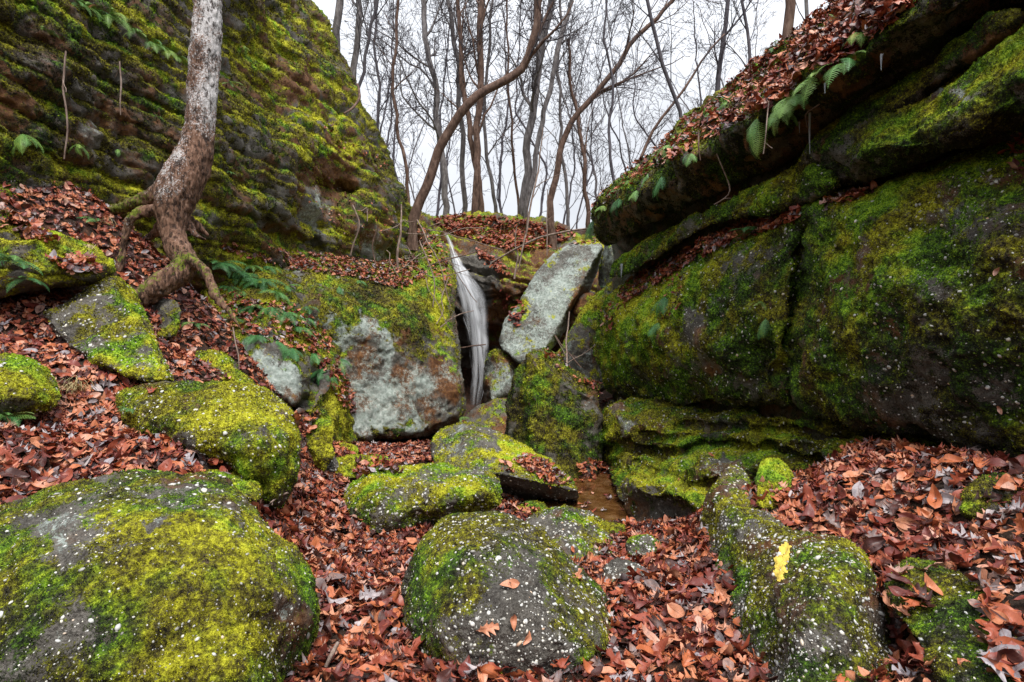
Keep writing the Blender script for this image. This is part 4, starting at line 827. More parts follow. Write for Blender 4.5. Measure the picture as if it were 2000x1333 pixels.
# leaves caught on rocks, by patches of their surface
def patch(poly, n, label, size=(.07, .13), tmpl=LT, lift=.03, tilt=.35, minup=.05, band=None, rn=None):
    poly = np.asarray(poly, float); x0, y0 = poly.min(0); x1, y1 = poly.max(0)
    q = np.c_[RNG.uniform(x0, x1, n*4), RNG.uniform(y0, y1, n*4)]; q = q[inside(q, poly)][:n]
    d, nn, zi = zhit(q[:, 0], q[:, 1]); ok = (d < 1e8) & (nn[:, 2] > minup); q, d, nn = q[ok], d[ok], nn[ok]
    if len(q) < 3: return
    cl = fbm(np.c_[q/30., np.zeros(len(q))], 1, 2); ok = cl > RNG.uniform(-.75, .25, len(q))-.3; q, d, nn = q[ok], d[ok], nn[ok]
    nn = nn*.6+np.array([0, -.05, .5]); nn /= np.linalg.norm(nn, axis=1)[:, None]
    p = U(q[:, 0], q[:, 1], d-.01)+nn*RNG.uniform(.0, lift, len(q))[:, None]
    r = leaf_rnd(len(q)) if rn is None else rn+RNG.normal(size=len(q))*.1
    o = leaves_mesh('leaf_litter', p, nn, RNG.uniform(*size, len(q)), np.full(len(q), tilt), r, tmpl)
    tag(o, label, 'leaf litter', kind='stuff')
patch([(395, 478), (480, 474), (560, 492), (640, 498), (740, 512), (810, 500), (835, 540), (780, 565), (700, 545), (640, 535), (560, 525), (470, 500)], 1500, 'red leaves lying along the ledge above the lichen-patched rock')
patch([(590, 640), (640, 660), (690, 760), (700, 830), (660, 780), (610, 700)], 260, 'red leaves caught on the steep edge of the fern-covered rock', minup=-.3)
patch([(430, 560), (500, 590), (590, 600), (640, 650), (600, 690), (500, 660), (440, 640)], 380, 'leaves among the ferns below the tree roots')
patch([(1140, 420), (1180, 372), (1240, 322), (1300, 268), (1340, 232), (1400, 190), (1475, 118), (1540, 68), (1620, 10), (1760, -20), (1780, 20), (1680, 100), (1600, 160), (1530, 200), (1450, 240), (1380, 275), (1300, 325), (1220, 370), (1170, 410)], 3100, 'leaves covering the top edge of the right-hand cliff', size=(.08, .14), lift=.06)
patch([(1210, 560), (1250, 530), (1310, 500), (1420, 448), (1500, 418), (1570, 400), (1560, 430), (1470, 462), (1400, 488), (1330, 525), (1270, 565), (1220, 595)], 1700, 'strip of red leaves along the ledge above the main wall of the right-hand cliff', minup=-.3)
patch([(1600, 395), (1700, 365), (1720, 372), (1620, 408)], 60, 'few leaves in the seam beneath the upper bed of the cliff', minup=-.3)
patch([(1170, 610), (1210, 575), (1235, 590), (1200, 640), (1180, 650)], 70, 'leaves on the left shoulder of the right-hand cliff', minup=-.3)
patch([(1960, 290), (2010, 265), (2010, 320), (1980, 330)], 14, 'leaves at the right edge of the cliff ledge', minup=-.5)
patch([(1000, 898), (1030, 888), (1070, 905), (1110, 938), (1115, 955), (1080, 950), (1040, 925)], 230, 'strip of dead leaves on the wedge-shaped rock')
patch([(975, 905), (1005, 900), (1000, 925), (975, 930)], 16, 'leaves in the notch behind the flat-topped boulder')
patch([(1085, 640), (1100, 690), (1140, 730), (1175, 750), (1175, 770), (1120, 745), (1060, 700)], 60, 'leaves behind the crest of the pointed rock')
patch([(1130, 905), (1180, 900), (1200, 960), (1150, 975)], 130, 'wet leaves in the crevice beyond the stream', minup=-.5)
patch([(840, 428), (900, 418), (1000, 428), (1090, 440), (1130, 462), (1070, 486), (1010, 492), (930, 470), (880, 455)], 2300, 'red leaves carpeting the brow above the waterfall', size=(.10, .17), tmpl=LLO, lift=.03, minup=.0, rn=.42)
patch([(925, 480), (960, 500), (1000, 530), (990, 545), (940, 510)], 160, 'leaves in the crack right of the waterfall', size=(.1, .16), tmpl=LLO, minup=-.2, rn=.4)
patch([(980, 560), (1030, 600), (1010, 640), (960, 600)], 110, 'dark leaves on the ledge between the waterfall and the slab', size=(.1, .16), tmpl=LLO, minup=-.3, rn=.25)
patch([(1110, 478), (1150, 466), (1172, 470), (1150, 482)], 60, 'leaves on the top end of the leaning slab', size=(.08, .12), tmpl=LLO, minup=-.2)
patch([(815, 430), (870, 470), (880, 560), (850, 540), (820, 480)], 160, 'leaves in the corner left of the waterfall', size=(.08, .13), tmpl=LLO, minup=-.4)
patch([(640, 240), (780, 330), (790, 350), (660, 290), (630, 250)], 60, 'scattered leaves stuck on the left cliff', size=(.08, .12), minup=-.4)
patch([(90, 500), (170, 500), (200, 530), (120, 530)], 60, 'leaves on the broad mossy rock at the left edge', size=(.08, .13))
patch([(0, 410), (60, 430), (120, 470), (60, 470), (0, 440)], 60, 'leaves along the top of the broad rock at the left edge', size=(.09, .14))
patch([(570, 800), (620, 800), (640, 830), (600, 850), (575, 840)], 46, 'leaves on the mossy stone near the moss-topped boulder', size=(.09, .14))
patch([(700, 895), (790, 905), (780, 925), (690, 930)], 50, 'leaves on the low rock behind the flat-topped boulder', size=(.09, .14))
patch([(650, 330), (780, 420), (800, 500), (700, 480), (600, 400)], 90, 'small leaves clinging to the left cliff face', size=(.06, .1), minup=-.6)
patch([(1290, 520), (1340, 500), (1330, 600), (1290, 640)], 46, 'leaves caught between ferns on the right-hand cliff', size=(.06, .1), minup=-.6)

patch([(1720, 1080), (1800, 1080), (1830, 1150), (1770, 1230), (1720, 1180)], 34, 'leaves lying over the upper end of the dark mossy rock in the right corner', size=(.07, .12), minup=-.5)
patch([(1890, 1120), (2000, 1180), (2000, 1330), (1960, 1330), (1930, 1230)], 60, 'leaves spilling over the right side of the dark mossy rock in the corner', size=(.08, .13), minup=-.5)
fx_ = RNG.uniform(.45, 1.75, 46); fy_ = RNG.uniform(5.6, 7.9, 46)
tag(leaves_mesh('floating_leaves', np.c_[fx_, fy_, np.full(46, Wz+.012)], np.tile([0, 0, 1.], (46, 1)), RNG.uniform(.06, .12, 46), np.full(46, .06), leaf_rnd(46), LT), 'dead leaves floating on the brown stream', 'leaf litter', kind='stuff')
def lone(x, y, size, rv, tm, label, tilt=.12):
    d, n, zi = zhit(x, y); p = U(x, y, d[0]-.008)
    _, _, o = single_leaf(p+n[0]*.008, n[0], size, rv, label, tmpl=tm, tilt=tilt, grp=None)
lone(296, 766, .13, .45, 1, 'bright rust-red oak leaf lying on the top of the moss-topped boulder')
lone(1002, 1216, .062, .70, 9, 'small oval orange leaf on the lower front of the dark round boulder')
lone(996, 1142, .085, .80, 10, 'curled orange leaf in the middle of the dark round boulder')
lone(952, 1228, .09, .76, 2, 'small brown oak leaf hanging on the front of the dark round boulder')
lone(1128, 1131, .08, .72, 4, 'orange leaf on the right part of the dark round boulder')
lone(1142, 1121, .06, .50, 11, 'small red-brown leaf touching the orange leaf on the dark round boulder')
lone(1028, 1246, .06, .77, 12, 'tiny brown leaf low on the dark round boulder below the oval orange leaf')
lone(1742, 1128, .17, .22, 3, 'large wine-red oak leaf hanging over the right side of the boulder with yellow paint')
lone(1118, 1075, .05, .55, 13, 'tiny leaf near the crest of the dark round boulder')
lone(1325, 935, .09, .80, 5, 'pale leaf on the mossy foot of the right-hand cliff')
lone(1015+375, 890, .07, .6, 6, 'small orange leaf on the lower bed of the right-hand cliff')
lone(1946, 530, .05, .84, 14, 'small pink-tan leaf stuck high on the dark wall of the right-hand cliff')
lone(1955, 800, .05, .84, 9, 'small pink-tan leaf stuck low on the dark wall of the right-hand cliff')
lone(838, 1290, .15, .62, 0, 'large rust-orange oak leaf at the lower left of the dark round boulder', .3)
lone(640, 1225, .14, .70, 7, 'pale orange oak leaf beside the huge left boulder', .3)

# ------------------------------------------------------------------ FERNS
def frond(seed, L=1.):
    """unit frond: along +X, blade in XY, drooping in -Z; returns verts, faces"""
    r = np.random.default_rng(seed); n = 19; V = []; Fc = []
    droop = r.uniform(.5, 1.1); bend = r.uniform(-.25, .25)
    def spine(t): return np.array([math.sin(min(t*1.25, 1.5))*.80, bend*t*t*.5, .22*t-droop*.55*t*t])
    sp = [spine(i/n) for i in range(n+1)]
    for i in range(n):
        a, b = sp[i], sp[i+1]; w = .008*(1-i/n)+.002; k = len(V)
        V += [a+(0, w, 0), a-(0, w, 0), b-(0, w*.9, 0), b+(0, w*.9, 0)]; Fc.append((k, k+1, k+2, k+3))
    for i in range(2, 21):
        t = i/21.; s = spine(t); ln = .25*math.sin(math.pi*min(1, (t-.02)*.93+.10))**.8*(1-.45*t)*r.uniform(.88, 1.06)
        tan = spine(t+.02)-s; tan /= np.linalg.norm(tan)
        for sd in (-1, 1):
            dr = np.array([tan[0]*.34, sd*1., tan[2]*.34-.16*r.uniform(.3, 1.4)]); dr /= np.linalg.norm(dr)
            up = tan; m = 5; k = len(V); hw = .0115*(1.-.3*t)
            for j in range(m+1):
                u = j/m; c = s+dr*ln*u+np.array([0, 0, -.05*u*u*ln*3]); w = hw*(1-u)**.55*(1.25 if j % 2 else .8)
                V += [c+up*w, c-up*w]
            for j in range(m): Fc.append((k+2*j, k+2*j+1, k+2*j+3, k+2*j+2))
    return np.array(V, float), np.array(Fc)
FT = [frond(s) for s in range(6)]
FMESH = {}; rr0 = random.Random(3)
def fern(x, y, size, n, rnd, label, hang=0., spread=1.3, dirx=None, off=.02, rust=0):
    d, nn, _ = zhit(x, y); d = float(d[0]); nn = nn[0]; base = U(x, y, d-off)
    T = thing('fern', base, label, 'fern', 'ferns growing on the rocks')
    out = np.array([nn[0], min(nn[1], -.25), 0]); out /= np.linalg.norm(out); a0 = math.atan2(out[1], out[0])
    if dirx is not None: a0 = dirx
    for k in range(n):
        t = int(RNG.integers(0, 6)); rv = float(np.clip(rnd+RNG.normal()*.10, 0, .95)) if k >= rust else .99
        rq = round(rv*8)/8
        if (t, rq) not in FMESH:
            FMESH[t, rq] = build_mesh('frond', FT[t][0], FT[t][1], M_FERN, dict(rnd=np.full(len(FT[t][0]), rq)))
        o = bpy.data.objects.new('frond', FMESH[t, rq]); col.objects.link(o); o.parent = T
        az = a0+((k+.5)/n-.5)*2*spread+RNG.normal()*.16
        pitch = RNG.uniform(-.15, .45)-hang
        s = size*RNG.uniform(.72, 1.12)
        o.matrix_local = Matrix.Rotation(az, 4, 'Z')@Matrix.Rotation(-pitch, 4, 'Y')@Matrix.Rotation(RNG.normal()*.25, 4, 'X')@Matrix.Scale(s, 4)
    return T
FE = [
 (150, 6, .30, 5, .55, 'pale green fern at the very top left of the left cliff', .5), (215, 28, .40, 7, .62, 'largest fern clump hanging on the upper left cliff', .5), (262, 62, .32, 6, .6, 'fern right of the largest clump on the upper left cliff', .5),
 (300, 85, .30, 5, .6, 'fern in the hanging row left of the tree trunk, second from the trunk', .4), (345, 112, .26, 5, .6, 'fern nearest the tree trunk on the upper left cliff', .3), (88, 60, .18, 3, .62, 'tiny fern above the drooping fern on the left cliff', .2), (100, 88, .26, 4, .64, 'drooping fern below the tiny fern on the left cliff', .9),
 (45, 262, .28, 5, .62, 'fern hanging low on the left edge of the cliff', .8), (152, 282, .20, 4, .66, 'small fern on the dark lower part of the left cliff', .6), (230, 292, .15, 3, .6, 'smallest fern on the lower left cliff beside the trunk', .8),
 (446, 162, .26, 4, .6, 'fern just right of the grey trunk on the cliff face', .4), (475, 90, .18, 3, .5, 'small rusty fern high right of the trunk', .8), (448, 335, .14, 3, .66, 'small fern on the cliff right of the trunk bend', .3),
 (190, 432, .24, 5, .4, 'small fern in the leaves left of the tree roots', .1), (18, 510, .36, 6, .35, 'dark fern on the broad mossy rock at the left edge', .3), (8, 815, .22, 7, .55, 'pale green fern beside the yellow-green boulder at the left edge', -.1), (48, 545, .2, 4, .35, 'little fern right of the dark fern at the left edge', .3),
 (428, 515, .42, 8, .33, 'dark green fern at the left end of the dense row beside the roots', .25), (468, 535, .46, 9, .30, 'second fern of the dense row right of the roots', .25), (510, 548, .44, 9, .27, 'largest dark fern of the dense row below the leaf ledge', .25), (540, 572, .36, 7, .38, 'fern at the right end of the dense row', .3),
 (500, 598, .34, 6, .34, 'fern just under the dense row', .3), (560, 610, .36, 6, .42, 'fern in the middle of the fern-covered rock', .5), (596, 622, .34, 6, .30, 'dark fern on the upper right of the fern-covered rock', .5), (448, 622, .30, 6, .36, 'fern around the tip of the right root', .1), (498, 655, .34, 6, .30, 'fern hanging above the whitish rock face', .5),
 (540, 665, .38, 6, .27, 'long dark fern hanging on the fern-covered rock', .9), (570, 680, .34, 5, .27, 'drooping fern right of the long dark fern', .9), (640, 535, .34, 5, .33, 'fern drooping over the top edge of the lichen-patched rock', 1.), (662, 560, .26, 4, .3, 'small fern below the top edge of the lichen-patched rock', 1.),
 (630, 720, .40, 7, .24, 'dark fern in the notch between the fern rock and the lichen-patched rock', .8), (660, 700, .34, 5, .3, 'fern reaching over the lichen-patched rock', .4), (610, 690, .30, 5, .36, 'fern above the notch of the fern-covered rock', .6), (382, 634, .22, 5, .4, 'small fern in the leaves behind the root stone', 0), (560, 560, .26, 4, .45, 'light fern above the right end of the dense row', .2),
 (1555, 188, .34, 8, .62, 'largest bright fern hanging over the edge of the right-hand cliff', .7), (1478, 232, .36, 4, .60, 'long fern hanging straight down the dark overhang', 1.2), (1418, 200, .34, 4, .55, 'fern hanging left of the long straight one', 1.0), (1400, 188, .26, 4, .66, 'pale fern at the cliff edge above the overhang', .5),
 (1345, 240, .30, 6, .40, 'dark fern on the rim beside the leaning thin trunk', .5), (1312, 285, .36, 5, .60, 'bright fern on the rim of the right cliff', .7), (1285, 305, .36, 4, .52, 'drooping fern below the bright rim fern', 1.1), (1265, 340, .40, 4, .5, 'hanging fern on the left half of the overhang', 1.2), (1292, 345, .34, 3, .34, 'dark hanging fern beside it on the left half of the overhang', 1.2),
 (1215, 385, .32, 5, .34, 'dark fern near the left end of the overhang', 1.0), (1178, 402, .28, 4, .66, 'yellowish fern at the left tip of the overhang', .8), (1158, 430, .50, 5, .30, 'dark fern curtain hanging from the left tip of the overhang', 1.25), (1330, 262, .28, 4, .5, 'small fern just under the rim of the right cliff', .8),
 (1482, 450, .34, 6, .38, 'grey-green fern on the leafy ledge of the right-hand cliff', .2), (1300, 580, .34, 4, .33, 'dark fern hanging on the left part of the main wall', 1.0), (1285, 630, .30, 4, .36, 'fern lower on the left part of the main wall', 1.0), (1488, 590, .14, 3, .66, 'tiny pale fern in the middle of the main wall', .4), (1496, 622, .24, 2, .45, 'single small fern hanging in the middle of the main wall', 1.2),
 (1650, 125, .30, 5, .55, 'fern among leaves at the top of the right-hand cliff', .3), (1515, 95, .24, 5, .4, 'dark little fern on the skyline near the brown trunk', .2), (1630, 45, .2, 4, .55, 'small fern high in the upper right leaves', .2), (1185, 560, .16, 3, .4, 'tiny fern on the left shoulder of the right cliff', .4),
 (255, 800, .10, 3, .4, 'tiny green sprig at the left end of the moss-topped boulder', 0), (700, 548, .26, 4, .33, 'small fern on the ledge above the lichen face', .6), (900, 815, .2, 4, .6, 'tiny yellow-green fern at the foot of the lichen-patched rock', .2)]
for i, (x, y, s, n, rv, lab, hang) in enumerate(FE):
    fern(x, y, s*1.15, n+2, rv, lab, hang, rust=1 if i % 5 == 1 else 0)

for x, y in [(1200, 372), (1228, 352), (1250, 322), (1272, 318), (1322, 292), (1366, 262), (1384, 222), (1440, 172), (1502, 150), (1530, 210), (1590, 150), (1600, 90), (1566, 120), (1680, 60), (1244, 372), (1350, 300)]:
    fern(x, y, rr0.uniform(.2, .36), 5, rr0.uniform(.35, .68), 'small fern hanging along the leafy rim of the right-hand cliff', rr0.uniform(.3, 1.1))
for x, y in [(180, 18), (322, 100), (286, 70), (520, 520), (490, 520), (445, 560), (530, 600), (585, 640), (475, 570), (600, 600)]:
    fern(x, y, rr0.uniform(.25, .4), 6, .62 if y < 200 else rr0.uniform(.25, .42), 'small fern in the hanging row on the upper left cliff' if y < 200 else 'small dark fern in the dense fern bed right of the roots', .4)

# ------------------------------------------------------------------ TUBES / TREES
class Tubes:
    def __init__(s): s.V = []; s.F = []; s.n = 0; s.A = []
    def add(s, P, r, k=5, cap=False):
        P = np.asarray(P, float); r = np.asarray(r, float); m = len(P)
        T = np.gradient(P, axis=0); T /= np.maximum(np.linalg.norm(T, axis=1), 1e-9)[:, None]
        ref = np.array([.37, .91, .13]) if abs(T[0] @ np.array([.37, .91, .13])) < .9 else np.array([1., 0, 0])
        u = np.cross(T, ref); u /= np.linalg.norm(u, axis=1)[:, None]; v = np.cross(T, u)
        a = np.arange(k)*2*np.pi/k
        ring = P[:, None]+r[:, None, None]*(np.cos(a)[None, :, None]*u[:, None]+np.sin(a)[None, :, None]*v[:, None])
        I = np.arange(m*k).reshape(m, k)+s.n; J = np.roll(I, -1, 1)
        s.F.append(np.stack([I[:-1], J[:-1], J[1:], I[1:]], -1).reshape(-1, 4))
        V = ring.reshape(-1, 3)
        if cap:
            V = np.vstack([V, P[:1]-T[:1]*r[0]*.3, P[-1:]+T[-1:]*r[-1]*.3]); c0 = s.n+m*k; c1 = c0+1
            s.F.append(np.array([(I[0, (j+1) % k], I[0, j], c0, c0) for j in range(k)])[:, :4]); s.F.append(np.array([(I[-1, j], I[-1, (j+1) % k], c1, c1) for j in range(k)]))
            s.cap = True
        s.V.append(V); s.n += len(V)
    def mk(s, name, mat, parent=None, **kw):
        return mk(name, np.vstack(s.V), np.vstack(s.F), mat, parent, **kw)
def smooth_path(P, n):
    P = np.asarray(P, float); t = np.r_[0, np.cumsum(np.linalg.norm(np.diff(P, axis=0), axis=1))]; tt = np.linspace(0, t[-1], n)
    Q = np.stack([np.interp(tt, t, P[:, i]) for i in range(P.shape[1])], 1)
    for _ in range(2): Q[1:-1] = (Q[:-2]+2*Q[1:-1]+Q[2:])/4
    return Q
rr = random.Random(5)
def rv3(): return np.array([rr.gauss(0, 1), rr.gauss(0, 1), rr.gauss(0, 1)])
def limb(tb, p, d, L, r, lev, twigs, minr):
    n = max(3, int(L/.38)) if lev < 3 else 4
    P = [p]; q = p.copy(); d = d/np.linalg.norm(d)
    for i in range(n):
        d = d+rv3()*.16+np.array([0, 0, .055 if lev < 3 else .03]); d /= np.linalg.norm(d); q = q+d*L/n; P.append(q.copy())
    P = np.array(P); R = np.linspace(r, max(r*.25, minr), n+1)
    tb[0 if lev <= 1 else 1].add(P, R, 5 if r > .03 else 3)
    if lev >= 4: return
    nk = {1: 7, 2: 6, 3: 4}[lev] if lev in (1, 2, 3) else 5
    nk = max(2, int(nk*twigs*(min(1.3, L/1.5) if lev < 3 else 1)))
    for k in range(nk):
        t = (k+rr.random())/nk*.85+.12; i = min(int(t*n), n-1); b = P[i]+(P[i+1]-P[i])*(t*n-i)
        ax = P[i+1]-P[i]; ax /= np.linalg.norm(ax); sd = np.cross(ax, rv3()); sd /= np.linalg.norm(sd)
        ang = rr.uniform(.45, .95); nd = ax*math.cos(ang)+sd*math.sin(ang)
        limb(tb, b, nd, L*rr.uniform(.38, .62)*(1-t*.35), max(R[i]*.55, minr), lev+1, twigs, minr)
def tree(path, d, r0, r1, label, mat=M_BARK, br=9, twigs=1., start=.25, blen=2.6, d1=None, down=1.2, spread=1., name='bare_tree', group=None, ext=True):
    """path in picture pixels at distance d; grows real 3-D trunk and limbs"""
    path = np.array(path, float); dd = np.linspace(d, d1 if d1 else d, len(path))
    P = U(path[:, 0], path[:, 1], dd)
    base = P[0]+np.array([0, .15, -down]); P = np.vstack([base, P])
    if ext: P = np.vstack([P, P[-1]+(P[-1]-P[-2])/np.linalg.norm(P[-1]-P[-2])*rr.uniform(1.5, 3.5)])
    L = np.linalg.norm(np.diff(P, axis=0), axis=1).sum(); n = max(8, int(L/.35))
    P = smooth_path(P, n); P = P+np.c_[fbm(P, .8, 2), fbm(P+9, .8, 2), np.zeros(len(P))]*.13
    R = np.linspace(r0*d/F, r1*d/F, n)*.85; R[:3] *= np.array([1.5, 1.25, 1.08])
    T = thing(name, P[0], label, 'tree', group)
    tb = [Tubes(), Tubes()]; tr = Tubes(); tr.add(P, R, 8); tr.mk('trunk', mat, T)
    for k in range(br):
        t = start+(1-start)*(k+rr.random())/br; i = min(int(t*(n-1)), n-2); b = P[i]
        ax = P[i+1]-P[i]; ax /= np.linalg.norm(ax); sd = np.cross(ax, rv3()); sd /= np.linalg.norm(sd); sd[1] *= .8
        ang = rr.uniform(.35, .85)*spread; dr = ax*math.cos(ang)+sd*math.sin(ang)
        limb(tb, b, dr, blen*rr.uniform(.6, 1.25), max(R[i]*rr.uniform(.3, .55), .009), 1 if blen > 1.4 else 2, twigs, .0042*d/15.)
    if 0 < len(tb[1].V) < 14 and tb[0].n:
        tb[0].F += [f+tb[0].n for f in tb[1].F]; tb[0].V += tb[1].V; tb[0].n += tb[1].n; tb[1] = Tubes()
    if tb[0].n: tb[0].mk('branches', mat, T)
    if tb[1].n: tb[1].mk('twigs', M_TWIG, T)
    return T
TR = [
 ([(806, 402), (822, 380), (843, 335), (858, 285), (885, 235), (915, 198), (955, 172), (1000, 148), (1032, 125), (1040, 80), (1048, 30), (1062, -30)], 15.2, 12, 7.5, 'crooked tree bending right from the top of the left cliff over the waterfall', M_BARKW, 9, .55, 2.4),
 ([(872, 418), (868, 330), (858, 230), (842, 140), (832, 70), (822, -20)], 19.5, 8, 5.5, 'straight grey tree left of the twin brown trunks', M_BARK, 10, .3, 3.),
 ([(908, 414), (903, 320), (897, 210), (891, 100), (880, 20), (868, -40)], 20, 6.5, 4.5, 'slender grey tree between the straight grey tree and the twin trunks', M_BARK, 9, .3, 2.8),
 ([(930, 416), (931, 330), (933, 230), (938, 140), (936, 60), (948, -30)], 18.6, 9, 6.5, 'thicker of the twin brown trunks on the hilltop', M_BARKW, 9, .35, 3.),
 ([(945, 416), (936, 360), (926, 300), (917, 245), (905, 170), (900, 90)], 18.9, 8, 4.5, 'reddish-brown twin trunk with a broken stub', M_BARKW, 7, .4, 2.4),
 ([(1026, 420), (1028, 350), (1032, 270), (1040, 190), (1056, 110), (1072, 30), (1082, -30)], 18.4, 10.5, 6.5, 'thick grey tree in the middle of the hilltop', M_BARK, 10, .35, 3.2),
 ([(1030, 424), (1046, 300), (1066, 190), (1092, 90), (1118, 0), (1130, -50)], 18.2, 7, 4, 'thinner stem rising from beside the thick grey tree', M_BARK, 8, .3, 2.8),
 ([(1076, 434), (1080, 370), (1090, 310), (1112, 255), (1142, 205), (1185, 155), (1215, 115), (1238, 75), (1268, 45)], 17.2, 9, 4, 'dark tree leaning right above the leaning slab', M_BARKW, 9, .45, 2.5),
 ([(1148, 455), (1147, 390), (1142, 320), (1128, 240), (1118, 170)], 19, 6, 3, 'reddish tree standing at the right end of the hilltop', M_BARKW, 9, .35, 2.),
 ([(1338, 252), (1322, 205), (1302, 150), (1282, 105), (1266, 60), (1250, -10)], 8.6, 4.8, 3.2, 'thin dark trunk leaning left from the rim of the right-hand cliff', M_TWIG, 7, .35, 1.3),
 ([(1540, 70), (1536, 20), (1530, -40), (1526, -120)], 6.6, 11.5, 9.5, 'brown trunk at the very top of the right-hand cliff', M_BARKW, 5, .5, 1.4),
 ([(1572, 40), (1573, 0), (1570, -80)], 8.5, 4.5, 3.5, 'thin grey trunk beside the brown trunk at the top right', M_BARK, 4, .3, 1.2),
 ([(648, 80), (660, 45), (668, -20), (672, -80)], 14, 9, 7, 'grey tree on the left cliff top, leftmost above the rim', M_BARK, 5, .3, 2.2),
 ([(684, 120), (692, 80), (702, 35), (708, -40)], 14.5, 7.5, 5.5, 'grey tree with a flared base on the left cliff rim', M_BARK, 5, .3, 2.2),
 ([(696, 165), (706, 125), (720, 75), (733, 10), (742, -50)], 13.5, 4, 2.8, 'slim dark tree curving up from the left cliff rim', M_TWIG, 7, .3, 1.8),
 ([(800, 402), (789, 340), (778, 270), (772, 200), (768, 110), (776, 20)], 17.5, 4.5, 2.6, 'slim brown tree right against the left cliff edge', M_BARKW, 9, .3, 2.),
 ([(968, 416), (961, 360), (952, 300), (946, 240), (950, 150), (956, 60)], 21, 5, 3, 'slim grey tree just right of the twin brown trunks', M_BARK, 8, .3, 2.4),
 ([(1014, 418), (1008, 350), (1000, 280), (994, 200), (992, 120)], 20, 3.6, 2, 'very slim reddish tree left of the thick grey tree', M_BARKW, 8, .3, 1.8),
 ([(1110, 446), (1106, 380), (1098, 300), (1090, 210), (1094, 100), (1098, 0)], 22, 4.5, 2.4, 'slim tree behind the dark leaning one', M_BARK, 9, .3, 2.4),
 ([(1232, 345), (1246, 300), (1264, 262), (1292, 225)], 13, 4.6, 2.2, 'short leaning brown sapling on the slope of the right cliff', M_BARKW, 6, .2, 1.),
 ([(1196, 380), (1192, 330), (1188, 270), (1194, 210), (1190, 130)], 15.5, 4, 2., 'dark slim tree rising left of the right-hand cliff rim', M_TWIG, 9, .3, 1.8),
 ([(1392, 240), (1404, 150), (1408, 90), (1418, 20), (1428, -40)], 17, 6.5, 3.5, 'slender forked tree above the middle of the right-hand rim', M_TWIG, 10, .3, 2.2),
 ([(1462, 160), (1460, 80), (1452, 0), (1450, -60)], 15, 4, 2.5, 'thin tree beside the skyline ferns at the upper right', M_TWIG, 8, .2, 2.),
 ([(738, 260), (742, 190), (736, 120), (730, 40), (736, -30)], 20, 3.6, 2.2, 'thin tree in the first gap right of the left cliff', M_TWIG, 10, .2, 2.),
]
for path, d, r0, r1, lab, mat, br, stt, bl in TR:
    tree(path, d, r0, r1, lab, mat, int(br*1.25), .85 if bl > 1.5 else .75, stt, bl)
# woods farther back: thin stems that nothing tells apart
xs_ = [752, 787, 822, 850, 888, 982, 1050, 1098, 1125, 1168, 1218, 1250, 1290, 1350, 1400, 1440, 1490, 725]
for x in xs_:
    d = rr.uniform(24, 40); lean = rr.gauss(0, 40); top = rr.uniform(-60, 200); mid = rr.gauss(0, 14)
    tree([(x, 440), (x+lean*.2+mid, 330), (x+lean*.5-mid, 220), (x+lean, top)], d, rr.uniform(2.0, 4.6)*.9, .7, 'thin bare tree far back in the woods beyond the gorge', rr.choice([M_TWIG, M_BARK, M_TWIG]), 13, .62, .15, rr.uniform(2.6, 4.4), down=2.5, group='thin bare trees in the woods beyond the gorge')

# ------------------------------------------------------------------ the near tree with its roots
NT = thing('leaning_tree', U(345, 470, 6.0), 'big leaning tree with pale blotched bark and exposed roots on the left slope', 'tree')
def ptube(tb, pts, k=14):
    a = np.array(pts, float); P = U(a[:, 0], a[:, 1], a[:, 2]); R = a[:, 3]*a[:, 2]/F*.88
    Q = smooth_path(np.c_[P, R], max(8, int(np.linalg.norm(np.diff(P, axis=0), axis=1).sum()/.05)))
    tb.add(Q[:, :3], Q[:, 3], k, True); return Q
tb = Tubes()
trunkQ = ptube(tb, [(412, -420, 7.1, 24), (408, -200, 6.8, 27), (405, -60, 6.5, 28), (405, 20, 6.4, 29), (400, 100, 6.35, 30), (397, 180, 6.3, 31), (392, 240, 6.25, 32), (381, 295, 6.2, 36), (362, 345, 6.1, 43), (345, 385, 6.05, 45), (336, 420, 6.0, 36), (336, 455, 5.95, 27), (344, 485, 5.9, 26), (366, 510, 5.85, 25), (358, 530, 5.8, 26), (325, 550, 5.7, 25), (290, 572, 5.65, 24), (268, 592, 5.6, 19), (255, 610, 5.7, 12)])
ptube(tb, [(352, 350, 6.15, 30), (318, 378, 6.2, 26), (285, 392, 6.2, 20), (250, 403, 6.25, 15), (220, 412, 6.3, 10), (205, 425, 6.4, 5)])
ptube(tb, [(340, 400, 6.0, 20), (305, 412, 5.95, 13), (272, 415, 5.9, 12), (252, 430, 5.85, 12), (247, 455, 5.85, 10), (240, 485, 5.85, 9), (236, 515, 5.8, 10), (232, 535, 5.8, 7)])
ptube(tb, [(362, 505, 5.82, 20), (388, 518, 5.75, 13), (408, 535, 5.7, 12), (412, 560, 5.65, 11), (425, 585, 5.6, 12), (445, 605, 5.55, 9), (458, 625, 5.5, 6), (470, 642, 5.5, 3)])
ptube(tb, [(350, 410, 6.1, 20), (366, 440, 6.1, 11), (384, 462, 6.1, 8), (405, 470, 6.2, 5)])
ptube(tb, [(360, 425, 6.2, 14), (385, 440, 6.25, 9), (408, 462, 6.25, 6)])
ptube(tb, [(330, 420, 6.3, 16), (310, 450, 6.4, 8), (280, 470, 6.4, 6)])
FA = np.vstack(tb.F); tri = FA[:, 2] == FA[:, 3]
tmp = mk('trunk', np.vstack(tb.V), [FA[~tri], FA[tri][:, :3]], M_NEAR, NT)
mod = tmp.modifiers.new('r', 'REMESH'); mod.mode = 'VOXEL'; mod.voxel_size = .0135
sm_ = tmp.modifiers.new('s', 'SMOOTH'); sm_.iterations = 5
dg = bpy.context.evaluated_depsgraph_get(); ev = tmp.evaluated_get(dg); me = bpy.data.meshes.new_from_object(ev)
